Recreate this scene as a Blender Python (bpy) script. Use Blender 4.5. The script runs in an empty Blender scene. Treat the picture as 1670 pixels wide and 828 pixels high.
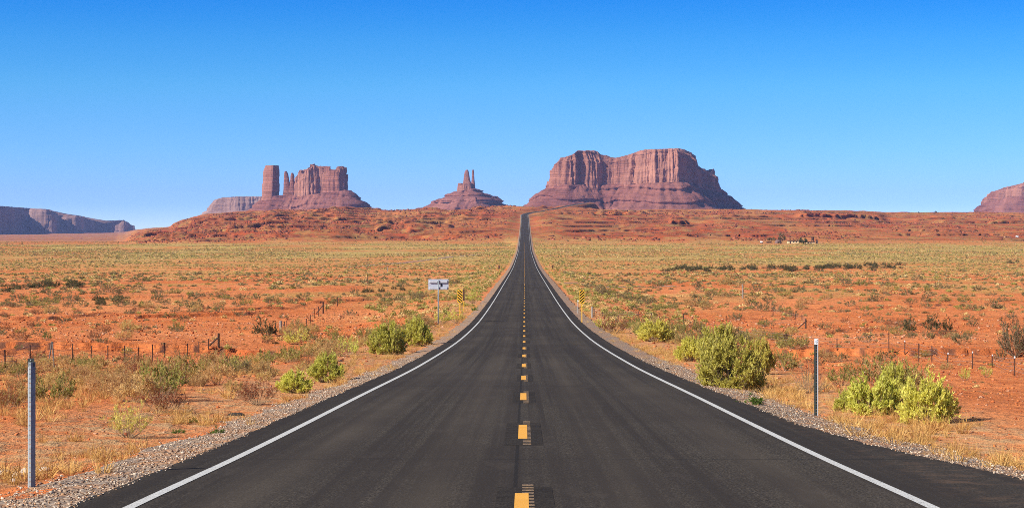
import bpy, math, random
import numpy as np
from mathutils import Vector

# ------------------------------------------------------------------ basics
SC = bpy.context.scene
COL = SC.collection
F = 3154.0          # focal length in photo pixels
CX, HY = 835.0, 370.0
CAMZ = 1.72
SUN_EL, SUN_AZ = math.radians(32), math.radians(-122)

def link(o): COL.objects.link(o); return o

def put(o, label=None, cat=None, group=None, kind=None):
    if label: o['label'] = label
    if cat: o['category'] = cat
    if group: o['group'] = group
    if kind: o['kind'] = kind
    return o

def empty(name, loc, rz=0.0):
    o = bpy.data.objects.new(name, None)
    o.location = loc; o.rotation_euler = (0, 0, rz); o.empty_display_size = 0.2
    return link(o)

def mesh_np(name, V, Fq=None, Ft=None, smooth=False, attrs=None, uv=None):
    """mesh from numpy: quads and/or triangles; attrs = {name: per-vertex float or Nx4 colour}"""
    V = np.asarray(V, np.float32)
    me = bpy.data.meshes.new(name)
    nq = 0 if Fq is None else len(Fq); nt = 0 if Ft is None else len(Ft)
    me.vertices.add(len(V)); me.vertices.foreach_set('co', V.ravel())
    loops = []
    if nq: loops.append(np.asarray(Fq, np.int32).ravel())
    if nt: loops.append(np.asarray(Ft, np.int32).ravel())
    L = np.concatenate(loops)
    me.loops.add(len(L)); me.loops.foreach_set('vertex_index', L)
    tot = np.concatenate([np.full(nq, 4, np.int32), np.full(nt, 3, np.int32)])
    st = np.concatenate([[0], np.cumsum(tot)[:-1]]).astype(np.int32)
    me.polygons.add(nq + nt); me.polygons.foreach_set('loop_start', st)
    if smooth: me.polygons.foreach_set('use_smooth', np.ones(nq + nt, bool))
    for k, a in (attrs or {}).items():
        a = np.asarray(a, np.float32)
        if a.ndim == 1:
            at = me.attributes.new(k, 'FLOAT', 'POINT'); at.data.foreach_set('value', a)
        else:
            at = me.attributes.new(k, 'FLOAT_COLOR', 'POINT'); at.data.foreach_set('color', a.ravel())
    if uv is not None:
        ul = me.uv_layers.new(name='UVMap'); ul.data.foreach_set('uv', np.asarray(uv, np.float32)[L].ravel())
    me.update(calc_edges=True); me.validate()
    return me

def obj(name, me, mat=None, parent=None, mats=None):
    o = bpy.data.objects.new(name, me); link(o)
    for m in (mats or ([mat] if mat else [])): me.materials.append(m)
    if parent: o.parent = parent
    return o

class MB:
    """collects boxes, tubes, prisms, lathes; builds ONE mesh"""
    def __init__(s): s.v = []; s.f = []; s.mi = []
    def add(s, vs, fs, mi=0):
        b = len(s.v); s.v += [tuple(p) for p in vs]
        for f in fs: s.f.append([b + i for i in f]); s.mi.append(mi)
    def box(s, c, d, mi=0, rz=0.0, bev=0.0):
        x, y, z = [q / 2 for q in d]; cs, sn = math.cos(rz), math.sin(rz)
        P = []
        for k in (-z, z):
            for (i, j) in ((-x, -y), (x, -y), (x, y), (-x, y)):
                P.append((c[0] + i * cs - j * sn, c[1] + i * sn + j * cs, c[2] + k))
        s.add(P, [(3, 2, 1, 0), (4, 5, 6, 7), (0, 1, 5, 4), (1, 2, 6, 5), (2, 3, 7, 6), (3, 0, 4, 7)], mi)
    def tube(s, pts, r, n=6, mi=0, r2=None):
        pts = [Vector(p) for p in pts]; rings = []
        for i, p in enumerate(pts):
            d = (pts[min(i + 1, len(pts) - 1)] - pts[max(i - 1, 0)]).normalized()
            a = d.cross(Vector((0, 0, 1)))
            if a.length < 1e-3: a = Vector((1, 0, 0))
            a.normalize(); b = d.cross(a)
            rr = r if r2 is None else r + (r2 - r) * i / (len(pts) - 1)
            rings.append([p + a * math.cos(t) * rr + b * math.sin(t) * rr for t in [2 * math.pi * k / n for k in range(n)]])
        V = [q for R in rings for q in R]; fs = []
        for i in range(len(pts) - 1):
            for k in range(n):
                fs.append((i * n + k, i * n + (k + 1) % n, (i + 1) * n + (k + 1) % n, (i + 1) * n + k))
        fs.append(tuple(range(n - 1, -1, -1))); fs.append(tuple((len(pts) - 1) * n + k for k in range(n)))
        s.add(V, fs, mi)
    def prism(s, poly, z0, z1, mi=0):
        n = len(poly)
        V = [(x, y, z0) for x, y in poly] + [(x, y, z1) for x, y in poly]
        fs = [tuple(range(n - 1, -1, -1)), tuple(range(n, 2 * n))] + [(i, (i + 1) % n, n + (i + 1) % n, n + i) for i in range(n)]
        s.add(V, fs, mi)
    def build(s, name, mats, parent=None, smooth=False):
        me = bpy.data.meshes.new(name); me.from_pydata(s.v, [], s.f); me.update()
        mats = mats if isinstance(mats, list) else [mats]
        for m in mats: me.materials.append(m)
        me.polygons.foreach_set('material_index', s.mi)
        if smooth: me.polygons.foreach_set('use_smooth', [True] * len(s.f))
        o = bpy.data.objects.new(name, me); link(o)
        if parent: o.parent = parent
        return o

# ------------------------------------------------------------------ noise
def _h(x, y, z, seed):
    with np.errstate(over='ignore'):
        h = (x.astype(np.int64).astype(np.uint32) * np.uint32(374761393) + y.astype(np.int64).astype(np.uint32) * np.uint32(668265263)
             + z.astype(np.int64).astype(np.uint32) * np.uint32(2147483647 - 58) + np.uint32(seed * 9781 + 77) * np.uint32(2246822519))
        h = (h ^ (h >> np.uint32(13))) * np.uint32(1274126177)
        h = (h ^ (h >> np.uint32(16))) * np.uint32(2246822519)
        h = h ^ (h >> np.uint32(15))
    return h.astype(np.float64) / 2147483648.0 - 1.0
def _q(t): return t * t * t * (t * (t * 6 - 15) + 10)
def vn2(x, y, seed=0):
    xi, yi = np.floor(x), np.floor(y); u, v = _q(x - xi), _q(y - yi); z = np.zeros_like(xi)
    a, b = _h(xi, yi, z, seed), _h(xi + 1, yi, z, seed); c, d = _h(xi, yi + 1, z, seed), _h(xi + 1, yi + 1, z, seed)
    return (a + (b - a) * u) * (1 - v) + (c + (d - c) * u) * v
def vn3(x, y, z, seed=0):
    xi, yi, zi = np.floor(x), np.floor(y), np.floor(z); u, v, w = _q(x - xi), _q(y - yi), _q(z - zi)
    def L(k):
        a, b = _h(xi, yi, k, seed), _h(xi + 1, yi, k, seed); c, d = _h(xi, yi + 1, k, seed), _h(xi + 1, yi + 1, k, seed)
        return (a + (b - a) * u) * (1 - v) + (c + (d - c) * u) * v
    return L(zi) * (1 - w) + L(zi + 1) * w
def fbm2(x, y, o=4, seed=0, g=.5):
    s = 0; a = 1; t = 0
    for i in range(o):
        s = s + a * vn2(x * 2 ** i + 13.7 * i, y * 2 ** i - 7.3 * i, seed + i); t += a; a *= g
    return s / t
def fbm3(x, y, z, o=3, seed=0, g=.5):
    s = 0; a = 1; t = 0
    for i in range(o):
        s = s + a * vn3(x * 2 ** i + 3.7 * i, y * 2 ** i - 7.3 * i, z * 2 ** i + 1.9 * i, seed + i); t += a; a *= g
    return s / t
def sst(x, a, b):
    t = np.clip((x - a) / (b - a), 0, 1); return t * t * (3 - 2 * t)

def pchip(xk, yk):
    xk, yk = np.array(xk, float), np.array(yk, float)
    h = np.diff(xk); d = np.diff(yk) / h; m = np.zeros_like(xk)
    for i in range(1, len(xk) - 1):
        if d[i - 1] * d[i] > 0:
            w1, w2 = 2 * h[i] + h[i - 1], h[i] + 2 * h[i - 1]
            m[i] = (w1 + w2) / (w1 / d[i - 1] + w2 / d[i])
    m[0], m[-1] = d[0], d[-1]
    def f(x):
        x = np.asarray(x, float); i = np.clip(np.searchsorted(xk, x) - 1, 0, len(xk) - 2)
        t = (x - xk[i]) / h[i]
        r = (yk[i] * (1 + 2 * t) * (1 - t) ** 2 + m[i] * h[i] * t * (1 - t) ** 2 + yk[i + 1] * t * t * (3 - 2 * t) - m[i + 1] * h[i] * t * t * (1 - t))
        r = np.where(x < xk[0], yk[0] + (x - xk[0]) * m[0], r)
        return np.where(x > xk[-1], yk[-1] + (x - xk[-1]) * m[-1], r)
    return f

# ------------------------------------------------------------------ the lie of the land
roadP = pchip([-200, -60, 0, 17.3, 23.9, 40.7, 66.8, 113.5, 157.7, 307, 690, 1097, 1419, 2027, 2300, 2450, 2550, 2700, 2850, 3000, 3100],
              [3.5, 2.2, 0.0, -.79, -1.12, -1.87, -3.02, -4.69, -5.78, -7.75, -11.3, -12.2, -7.9, 6.8, 15.9, 20.2, 22.6, 27.2, 33.4, 38.6, 41.0])
roadX = pchip([-200, 0, 1000, 2200, 2300, 2380, 2450, 2550, 2700, 2850, 3100],
              [-1.25, .06, 6.58, 14.4, 14.9, 19.0, 26.0, 39.5, 60.0, 86.0, 135.0])
valleyZ = pchip([-200, -60, 0, 17.3, 23.9, 40.7, 66.8, 113.5, 157.7, 307, 690, 1097, 1450, 2000, 3000, 5000, 9000, 16000],
                [3.5, 2.2, 0.0, -.79, -1.12, -1.87, -3.02, -4.69, -5.78, -7.75, -11.3, -12.2, -11.6, -13.9, -21.6, -36.8, -64, -104])
# skyline of the hill (photo pixel column -> row)
_cx = [-900, 190, 205, 215, 222, 241, 277, 283, 298, 334, 402, 421, 455, 473, 500, 532, 549, 565, 585, 675, 758, 797, 820, 894, 946, 991, 1044, 1176, 1215, 1230, 1362, 1449, 1596, 1670, 2600]
_cy = [420, 402, 396, 387, 381, 375, 370, 364, 358, 349, 344.5, 343, 336.5, 335.5, 335, 333.5, 329, 330, 334, 334, 332, 329.6, 328.6, 329, 333, 338.6, 338.6, 336, 336.5, 337, 341.7, 346.4, 345.6, 347, 350]
def right_edge(D):   # width of the sealed shoulder to the right of the white line
    return np.interp(D, [0, 17, 20.4, 22.9, 26.4, 30.8, 46, 3000], [2.2, 2.0, 1.68, 1.42, 1.05, .75, .72, .85])
LW = 3.6             # lane width
def gravel_w(D, side):
    return np.interp(D, [0, 20, 40, 3000], [1.9, 1.7, 1.0, .9]) if side < 0 else np.interp(D, [0, 20, 3000], [1.25, 1.1, .9])
DC = 3000.0

# small cut banks in the soil: (X0, D0, X1, D1, height) , ground steps UP beyond the line
BANKS = [(-70, 128, -9, 133, .42), (11, 132, 60, 128, .45), (-49, 186, -43, 192, .32), (-38, 190, -26, 203, .30), (-33, 212, -25, 222, .25),
         (-60, 262, -40, 270, .25), (36, 236, 60, 244, .2), (-26, 240, -19, 256, .35)]
# rock ledges on the hill: column range, depth range, height, overhang
LEDGES = [(1292, 1450, 2390, 2450, 4.5, 9), (1490, 1560, 2380, 2440, 3, 6), (1610, 1670, 2180, 2240, 3, 5), (1090, 1122, 2010, 2030, 3.5, 6), (870, 930, 2640, 2800, 3.5, 6),
          (535, 640, 2640, 2740, 3.2, 5), (590, 626, 1950, 2000, 2.5, 4), (604, 634, 1890, 1930, 3, 5), (612, 640, 1820, 1860, 2.2, 4), (765, 812, 2540, 2600, 2.8, 5), (285, 335, 2480, 2540, 3, 5), (330, 352, 1900, 1960, 3, 4), (368, 398, 1790, 1830, 3, 5),
          (395, 470, 1900, 2000, 3.5, 5), (420, 560, 2300, 2420, 3, 5), (640, 760, 2250, 2330, 3, 5), (900, 1060, 2330, 2450, 2.5, 5), (1150, 1290, 2260, 2320, 2.5, 5), (250, 300, 1700, 1760, 3, 5), (660, 740, 1760, 1800, 2.5, 4),
           (225, 330, 2050, 2150, 3, 4), (250, 420, 1650, 1700, 3, 4), (420, 540, 1750, 1800, 3, 5), (480, 600, 2050, 2150, 3, 5), (300, 420, 2250, 2330, 3, 5), (650, 800, 2000, 2100, 2.5, 4)]

def ground(X, D, full=False):
    X = np.asarray(X, float); D = np.asarray(D, float)
    px = CX + F * X / np.maximum(D, 1.0)
    rz = roadP(D); lat = X - roadX(D)
    al = np.abs(lat)
    # natural ground
    V = valleyZ(D)
    yc = np.interp(px, _cx, _cy)
    zc = CAMZ + (HY - yc) / F * DC
    t = np.clip((D - 1300) / (DC - 1300), 0, 1)
    zh = -12.0 + (zc + 12.0) * t ** 1.12
    hillm = sst(D, 1350, 1600)
    k = 1.2
    hill = np.maximum(zh, V - 30)
    nat = np.where(D > 1250, np.log(np.exp(np.clip((hill - V) / k, -40, 40)) + 1) * k + V, V)
    onhill = sst(nat - V, .5, 5) * hillm
    # dip beside the embankment and rolling ground
    near = 1 - sst(D, 700, 1000)
    dip = np.where(lat < 0, np.interp(D, [0, 20, 60, 100, 160, 300, 700], [.35, .45, .9, 1.1, 1.3, .9, .5]), np.interp(D, [0, 20, 60, 100, 160, 300, 700], [.3, .45, .9, 1.3, 1.5, 1.0, .5]))
    dip = dip * sst(al, 6.5, 17) * near
    wash = .7 * np.exp(-((D - 124) / 20.0) ** 2) * sst(al, 6, 10) * (1 - .6 * sst(al, 14, 26))
    nat = nat - dip - wash
    off = sst(al, 7, 16)
    nat = nat + off * (.45 * fbm2(X / 38, D / 38, 3, 11) * sst(D, 40, 140) * (1 - onhill) + .16 * fbm2(X / 5.5, D / 5.5, 4, 5) + .05 * fbm2(X / 1.1, D / 1.1, 2, 8))
    bank = np.zeros_like(nat)
    for i, (x0, d0, x1, d1, h) in enumerate(BANKS):
        u = (X - x0) / (x1 - x0)
        line = d0 + (d1 - d0) * u + 2.2 * fbm2(X / 9.0, X * 0 + i * 3.3, 3, 20 + i) + 1.1 * np.abs(fbm2(X / 4.3, X * 0 + i, 3, 40 + i, .6)) + .32 * vn2(X / .5, X * 0 + i, 60 + i)
        s = D - line
        w = sst(u, 0, .12) * (1 - sst(u, .88, 1)) * sst(al, 8, 12)
        nat = nat + w * h * (sst(s, -.1, .5) - sst(s, 4, 30) * .85)
        bank = np.maximum(bank, w * sst(s, -.9, -.2) * (1 - sst(s, .4, 1.0)))
    # hills: gullies, benches and ledges
    bank = np.clip(bank, 0, 1)
    hw = np.where(onhill > 0.01, 1.0, 0.0)
    rock = np.zeros_like(nat); dD = np.zeros_like(nat); nat = np.array(nat, float)
    if np.any(hw):
        g = 1 - np.abs(fbm2(X / 95, D / 300, 3, 31)) * 2
        left = sst(px, 860, 780)
        left = np.clip((850 - px) / 80, 0, 1)
        amp = (2.1 + 1.1 * left) * onhill * (1 - .75 * sst(D, 2750, 2980)) * sst(al, 12, 60)
        nat = nat + amp * (.8 * g + 1.1 * fbm2(X / 60, D / 130, 4, 33) - .5)
        nat = nat + onhill * sst(al, 10, 30) * (.8 * fbm2(X / 16, D / 30, 3, 35))
        for i, (p0, p1, d0, d1, h, ov) in enumerate(LEDGES):
            sel = (D > d0 - 80) & (D < d1 + 420) & (px > p0 - 3) & (px < p1 + 3)
            if not sel.any(): continue
            xs, ds, ps = X[sel], D[sel], px[sel]; u = (ps - p0) / (p1 - p0)
            sg = ds - (d0 + (d1 - d0) * u) - 26 * fbm2(xs / 60, xs * 0 + i * 3.1, 3, 120 + i) - 7 * np.abs(vn2(xs / 9, xs * 0 + i, 140 + i))
            w = sst(u, 0, .12) * (1 - sst(u, .88, 1)) * (sst(fbm2(xs / 26, xs * 0 + i, 2, 150 + i), -.6, -.3) if i else 1.0)
            if i: w = w * (.45 + .75 * np.abs(fbm2(xs / 14, xs * 0 + i * 1.7, 2, 160 + i)) * 1.6)
            sg = sg - 2.2 * vn2(xs / 4.0, xs * 0 + i, 170 + i)
            nat[sel] += w * h * (sst(sg, -1.0, 3.5) - sst(sg, 60, 260) * .8)
            dD[sel] += -ov * w * np.clip(1 - np.abs(sg - 4) / 4.5, 0, 1); rock[sel] = np.maximum(rock[sel], w * np.clip(1 - np.abs(sg - 0) / 4, 0, 1))  # mask darkens the ledge face: rock tone plus painted shade under the lip
        step = 4.2
        q = (nat + 1.7 * fbm2(X / 260, D / 500, 2, 37)) / step
        fi = np.floor(q); fr = q - fi
        fr2 = np.where(fr < .80, fr * .45 / .80, np.where(fr < .835, .45 + (fr - .80) / .035 * .45, .90 + (fr - .835) / .165 * .10))
        m = sst(fbm2(X / 130 + fi * 5.1, D / 260 + fi * 2.3, 3, 39), -.25 - .25 * left, .1 - .2 * left) * onhill * sst(al, 16, 50) * (1 - sst(D, 2900, 2990))
        nat = nat + m * (fr2 - fr) * step
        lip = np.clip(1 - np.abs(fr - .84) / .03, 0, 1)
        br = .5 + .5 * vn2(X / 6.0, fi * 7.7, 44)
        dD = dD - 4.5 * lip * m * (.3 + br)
        rock = np.maximum(rock, m * np.clip(1 - np.abs(fr - .818) / .05, 0, 1))  # terrace risers get the same dark tone, partly painted overhang shade
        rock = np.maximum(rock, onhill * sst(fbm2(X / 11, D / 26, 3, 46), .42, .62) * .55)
    # road bed
    w0 = LW + np.where(lat < 0, .55 + gravel_w(D, -1), right_edge(D) + gravel_w(D, 1))
    farw = np.where(D > 1400, 14.0, 6.0)
    bed = (1 - sst(al, w0 - .1, w0 + farw)) * (1 - sst(D, 3040, 3060))
    bedz = rz - .10 - .12 * sst(al, w0 - .9, w0 + .3)
    z = nat * (1 - bed) + bedz * bed
    if not full: return z
    # ground cover and colour masks
    veg = sst(D + 160 * fbm2(X / 50, D / 90, 4, 51), 470, 800) * (1 - .85 * sst(D + 120 * fbm2(X / 150, D / 150, 2, 53), 1330, 1560))
    veg = veg * (.35 + .65 * sst(fbm2(X / 30, D / 75, 3, 55), -.35, .25))
    veg = np.maximum(veg, .5 * sst(D, 200, 300) * sst(fbm2(X / 16, D / 40, 4, 58), .02, .3))
    strip = sst(D, 130, 320) * (1 - sst(D, 1500, 1700)) * sst(al, w0, w0 + 1) * (1 - sst(al, 12, 26)) * .8
    veg = np.maximum(veg, strip * sst(fbm2(X / 4, D / 18, 3, 57), -.4, .2))
    veg = np.maximum(veg, onhill * .30 * sst(fbm2(X / 70, D / 150, 4, 59), -.1, .45))
    far_l = sst(D, 3200, 4200) * .35
    red = np.clip(onhill * (.5 + .5 * sst(fbm2(X / 180, D / 280, 3, 61), -.35, .2)) + .25 * (1 - near) , 0, 1)
    red = np.maximum(red, bank * (.3 + .3 * vn2(X / 3, D / 6, 78))); rock = np.maximum(rock, bank * sst(vn2(X / .55, D / 3, 77), .25, .6) * .9)
    dry = sst(al, w0 - .3, w0 + .6) * (1 - sst(al, w0 + 1.6, w0 + 4.5)) * (1 - sst(D, 200, 300))
    return z, dD, np.clip(np.maximum(veg, far_l), 0, 1), red, np.clip(rock, 0, 1), dry

def P2W(px, py, D):                    # photo pixel at a depth -> world
    return ((px - CX) / F * D, D, CAMZ - (py - HY) / F * D)
def hit(px, py):                       # where the ground shows at a photo pixel
    D = np.geomspace(11, 3050, 6000)
    X = (px - CX) / F * D; zr = CAMZ - (py - HY) / F * D
    zg = ground(X, D); k = np.argmax(zg >= zr)
    if zg[k] < zr[k]: k = len(D) - 1
    a, b = D[max(k - 1, 0)], D[k]
    DD = np.linspace(a, b, 30); XX = (px - CX) / F * DD; g = ground(XX, DD) >= CAMZ - (py - HY) / F * DD
    d = DD[np.argmax(g)] if g.any() else b
    return float((px - CX) / F * d), float(d), float(ground(np.array([(px - CX) / F * d]), np.array([d]))[0])

# ------------------------------------------------------------------ node helpers
def new_mat(name):
    m = bpy.data.materials.new(name); m.use_nodes = True
    nt = m.node_tree; b = nt.nodes['Principled BSDF']
    b.inputs['Specular IOR Level'].default_value = .25
    return m, nt, b
class N:
    def __init__(s, nt): s.nt = nt
    def n(s, t, **kw):
        x = s.nt.nodes.new(t)
        for k, v in kw.items(): setattr(x, k, v)
        return x
    def lk(s, a, b): s.nt.links.new(a, b)
    def val(s, sock, v):
        if hasattr(v, 'is_output') or hasattr(v, 'links'): s.lk(v, sock)
        else: sock.default_value = v
    def attr(s, name): return s.n('ShaderNodeAttribute', attribute_name=name)
    def pos(s): return s.n('ShaderNodeNewGeometry').outputs['Position']
    def noise(s, vec, scale, detail=4, rough=.55, vscale=None):
        if vscale is not None:
            mp = s.n('ShaderNodeMapping'); s.lk(vec, mp.inputs[0]); mp.inputs['Scale'].default_value = vscale; vec = mp.outputs[0]
        x = s.n('ShaderNodeTexNoise'); s.lk(vec, x.inputs['Vector']); x.inputs['Scale'].default_value = scale
        x.inputs['Detail'].default_value = detail; x.inputs['Roughness'].default_value = rough
        return x.outputs['Fac']
    def ramp(s, fac, stops):
        x = s.n('ShaderNodeValToRGB'); s.lk(fac, x.inputs[0]); cr = x.color_ramp
        while len(cr.elements) < len(stops): cr.elements.new(.5)
        for e, (p, c) in zip(cr.elements, stops):
            e.position = p; e.color = (c, c, c, 1) if not hasattr(c, '__len__') else (*c, 1)
        return x.outputs[0]
    def mix(s, fac, a, b, mode='MIX'):
        x = s.n('ShaderNodeMix', data_type='RGBA', blend_type=mode)
        s.val(x.inputs[0], fac)
        for sock, v in ((x.inputs[6], a), (x.inputs[7], b)):
            if hasattr(v, '__len__') and not hasattr(v, 'links'): sock.default_value = (*v, 1) if len(v) == 3 else v
            else: s.lk(v, sock)
        return x.outputs[2]
    def math(s, op, a, b=0.0, clamp=False):
        x = s.n('ShaderNodeMath', operation=op, use_clamp=clamp); s.val(x.inputs[0], a); s.val(x.inputs[1], b); return x.outputs[0]
    def bump(s, h, strength, dist, normal=None):
        x = s.n('ShaderNodeBump'); s.lk(h, x.inputs['Height']); x.inputs['Strength'].default_value = strength; x.inputs['Distance'].default_value = dist
        if normal: s.lk(normal, x.inputs['Normal'])
        return x.outputs[0]

def plain(name, col, rough=.6, metal=0.0, var=.12, scale=12.0):
    m, nt, b = new_mat(name); k = N(nt)
    co = k.n('ShaderNodeTexCoord').outputs['Object']
    f = k.noise(co, scale, 5)
    c = k.ramp(f, [(.3, tuple(x * (1 - var) for x in col)), (.7, tuple(min(1, x * (1 + var)) for x in col))])
    k.lk(c, b.inputs['Base Color']); b.inputs['Roughness'].default_value = rough; b.inputs['Metallic'].default_value = metal
    return m

# ------------------------------------------------------------------ materials
def mat_ground():
    m, nt, b = new_mat('desert_soil'); k = N(nt); p = k.pos()
    n0 = k.noise(p, .035, 5); n1 = k.noise(p, .35, 5); n2 = k.noise(p, 2.2, 6, .7, (1, .55, 1)); n3 = k.noise(p, 26.0, 3, .6)
    soil = k.mix(k.ramp(n1, [(.32, 0), (.68, 1)]), (.52, .136, .034), (.66, .208, .064))
    soil = k.mix(k.ramp(n0, [(.4, 0), (.65, 1)]), soil, (.70, .25, .09))
    soil = k.mix(k.ramp(n2, [(.50, 0), (.64, .6)]), soil, (.31, .075, .028))
    soil = k.mix(k.ramp(k.noise(p, .75, 6, .75, (1, .4, 1)), [(.53, 0), (.66, .55)]), soil, (.42, .20, .095))
    soil = k.mix(k.ramp(n3, [(.55, 0), (.75, .35)]), soil, (.62, .30, .16))
    # deep red hill ground, banded by layer
    sx = k.n('ShaderNodeSeparateXYZ'); k.lk(p, sx.inputs[0])
    wz = k.math('ADD', sx.outputs[2], k.math('MULTIPLY', k.noise(p, .01, 3), 14.0))
    cb = k.n('ShaderNodeCombineXYZ'); k.lk(wz, cb.inputs[2])
    band = k.noise(cb.outputs[0], .30, 4, .7)
    hn = k.noise(p, .05, 6, .65, (1, .4, 1))
    redc = k.ramp(band, [(.30, (.27, .046, .015)), (.47, (.46, .076, .021)), (.60, (.36, .10, .036)), (.72, (.22, .048, .019))])
    redc = k.mix(k.ramp(hn, [(.45, 0), (.62, .75)]), redc, (.135, .040, .020))
    redc = k.mix(k.ramp(k.noise(p, .16, 4, .7, (1, .35, 1)), [(.53, 0), (.68, .6)]), redc, (.38, .15, .06))
    c = k.mix(k.attr('red').outputs['Fac'], soil, redc)
    # dry grass and low scrub cover
    gn = k.noise(p, .55, 5, .7, (1, .45, 1)); gn2 = k.noise(p, .06, 4)
    gc = k.ramp(gn, [(.30, (.14, .105, .036)), (.44, (.35, .285, .08)), (.60, (.49, .435, .13)), (.72, (.50, .28, .10))])
    gc = k.mix(k.ramp(gn2, [(.42, 0), (.60, .6)]), gc, (.46, .29, .11))
    cov = k.math('MULTIPLY', k.attr('cover').outputs['Fac'], k.ramp(k.noise(p, .9, 4, .7, (1, .5, 1)), [(.34, .25), (.56, 1)]))
    c = k.mix(cov, c, gc)
    dr = k.math('MULTIPLY', k.attr('dry').outputs['Fac'], k.ramp(n2, [(.4, .15), (.6, .9)]))
    c = k.mix(dr, c, (.52, .33, .16))
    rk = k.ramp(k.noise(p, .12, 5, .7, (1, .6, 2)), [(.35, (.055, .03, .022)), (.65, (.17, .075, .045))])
    c = k.mix(k.attr('rock').outputs['Fac'], c, rk)  # dark rock colour, on ledge faces also standing in for overhang shade
    k.lk(c, b.inputs['Base Color']); b.inputs['Roughness'].default_value = .95; b.inputs['Specular IOR Level'].default_value = .08
    bn = k.bump(n3, .5, .03); bn = k.bump(n2, 1.0, .22, bn); bn = k.bump(hn, .5, 2.0, bn)
    k.lk(bn, b.inputs['Normal'])
    return m

def mat_asphalt(name='asphalt', dark=1.0):
    m, nt, b = new_mat(name); k = N(nt); p = k.pos()
    uv = k.n('ShaderNodeUVMap').outputs[0]; s = k.n('ShaderNodeSeparateXYZ'); k.lk(uv, s.inputs[0])
    lat = s.outputs[0]
    fine = k.noise(p, 42, 3, .8); mid = k.noise(p, 6, 5, .6); big = k.noise(p, .5, 4, .6, (1, .12, 1)); str_ = k.noise(uv, 1.0, 4, .6, (4.5, .02, 1))
    c = k.ramp(fine, [(.39, (.011, .0088, .006)), (.5, (.049, .0415, .0315)), (.61, (.158, .134, .103))])
    c = k.mix(k.ramp(mid, [(.35, .35), (.7, 0)]), c, (.034, .0275, .0225))
    c = k.mix(k.ramp(str_, [(.42, 0), (.58, .75)]), c, (.034, .028, .023))
    c = k.mix(k.ramp(big, [(.45, 0), (.62, .35)]), c, (.07, .058, .047))
    # wheel paths polished a little lighter, oil line darker
    aw = k.math('ABSOLUTE', lat); d1 = k.math('ABSOLUTE', k.math('SUBTRACT', k.math('ABSOLUTE', k.math('SUBTRACT', aw, 1.85)), .85))
    wp = k.math('MULTIPLY', k.ramp(d1, [(0.0, .62), (.5, 0)]), k.ramp(k.noise(uv, 1.0, 4, .6, (1.2, .05, 1)), [(.35, .25), (.6, 1)]))
    c = k.mix(wp, c, (.086, .070, .052))
    sh = k.ramp(aw, [(.60, 0), (.61, 1)])      # ramp input is clamped: rescale first
    edge = k.math('GREATER_THAN', aw, 3.66)
    c = k.mix(k.ramp(k.noise(p, .16, 5, .6, (1, .5, 1)), [(.40, 0), (.60, .5)]), c, (.036, .029, .024))
    c = k.mix(k.ramp(k.noise(uv, 1.0, 5, .7, (1.6, .30, 1)), [(.56, 0), (.70, .35)]), c, (.085, .07, .056))
    sand = k.math('MULTIPLY', k.ramp(k.math('MULTIPLY', aw, .1), [(.385, 0), (.45, 1)]), k.ramp(k.noise(p, 2.6, 6, .75), [(.50, 0), (.66, .6)]))
    c = k.mix(sand, c, (.19, .115, .07))
    c = k.mix(k.math('MULTIPLY', edge, .35), c, (.026, .0215, .018))
    # closed longitudinal joint on the crown and a few cross cracks
    jl = k.math('ADD', lat, k.math('MULTIPLY', k.math('SUBTRACT', k.noise(uv, 3.0, 3, .6, (0, 1, 0)), .5), .05))
    jl = k.math('LESS_THAN', k.math('ABSOLUTE', k.math('ADD', jl, .155)), .022)
    c = k.mix(k.math('MULTIPLY', jl, .5), c, (.012, .012, .012))
    cw = k.math('ADD', k.math('MULTIPLY', s.outputs[1], 1 / 23.7), k.math('MULTIPLY', k.noise(uv, .8, 3, .6, (1, .1, 0)), .012))
    cr = k.math('LESS_THAN', k.math('FRACT', cw), .0028)
    c = k.mix(k.math('MULTIPLY', cr, .55), c, (.012, .012, .012))
    if dark < 1: c = k.mix(k.ramp(k.noise(p, 4.0, 5, .7), [(.36, .35), (.62, 1)]), c, k.mix(1.0, c, (dark,) * 3, 'MULTIPLY'))
    k.lk(c, b.inputs['Base Color']); b.inputs['Roughness'].default_value = .95; b.inputs['Specular IOR Level'].default_value = .08
    k.lk(k.bump(fine, .6, .006), b.inputs['Normal'])
    return m

def mat_paint(name, col, worn, wc=(.05, .047, .045)):
    m, nt, b = new_mat(name); k = N(nt); p = k.pos()
    f = k.noise(p, 60, 4, .7); g = k.noise(p, 3, 4)
    c = k.mix(k.ramp(g, [(.35, .35), (.7, 0)]), col, tuple(x * .72 for x in col))
    c = k.mix(k.ramp(f, [(worn - .06, 1), (worn + .04, 0)]), c, wc)
    k.lk(c, b.inputs['Base Color']); b.inputs['Roughness'].default_value = .6
    k.lk(k.bump(f, .4, .004), b.inputs['Normal'])
    return m

def mat_gravel():
    m, nt, b = new_mat('gravel'); k = N(nt); p = k.pos()
    v = k.n('ShaderNodeTexVoronoi'); k.lk(p, v.inputs['Vector']); v.inputs['Scale'].default_value = 17
    s = k.n('ShaderNodeSeparateColor'); k.lk(v.outputs['Color'], s.inputs[0])
    c = k.ramp(s.outputs[0], [(0, (.20, .15, .115)), (.35, (.31, .225, .155)), (.7, (.40, .31, .225)), (1, (.52, .44, .35))])
    c = k.mix(k.ramp(v.outputs['Distance'], [(.45, 0), (.75, .8)]), c, (.13, .075, .045))
    c = k.mix(k.ramp(k.noise(p, 1.3, 6, .7), [(.46, 0), (.60, .85)]), c, (.44, .215, .095))
    k.lk(c, b.inputs['Base Color']); b.inputs['Roughness'].default_value = .9
    h = k.math('SUBTRACT', 1.0, v.outputs['Distance']); k.lk(k.bump(h, 1.0, .03), b.inputs['Normal'])
    return m

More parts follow.
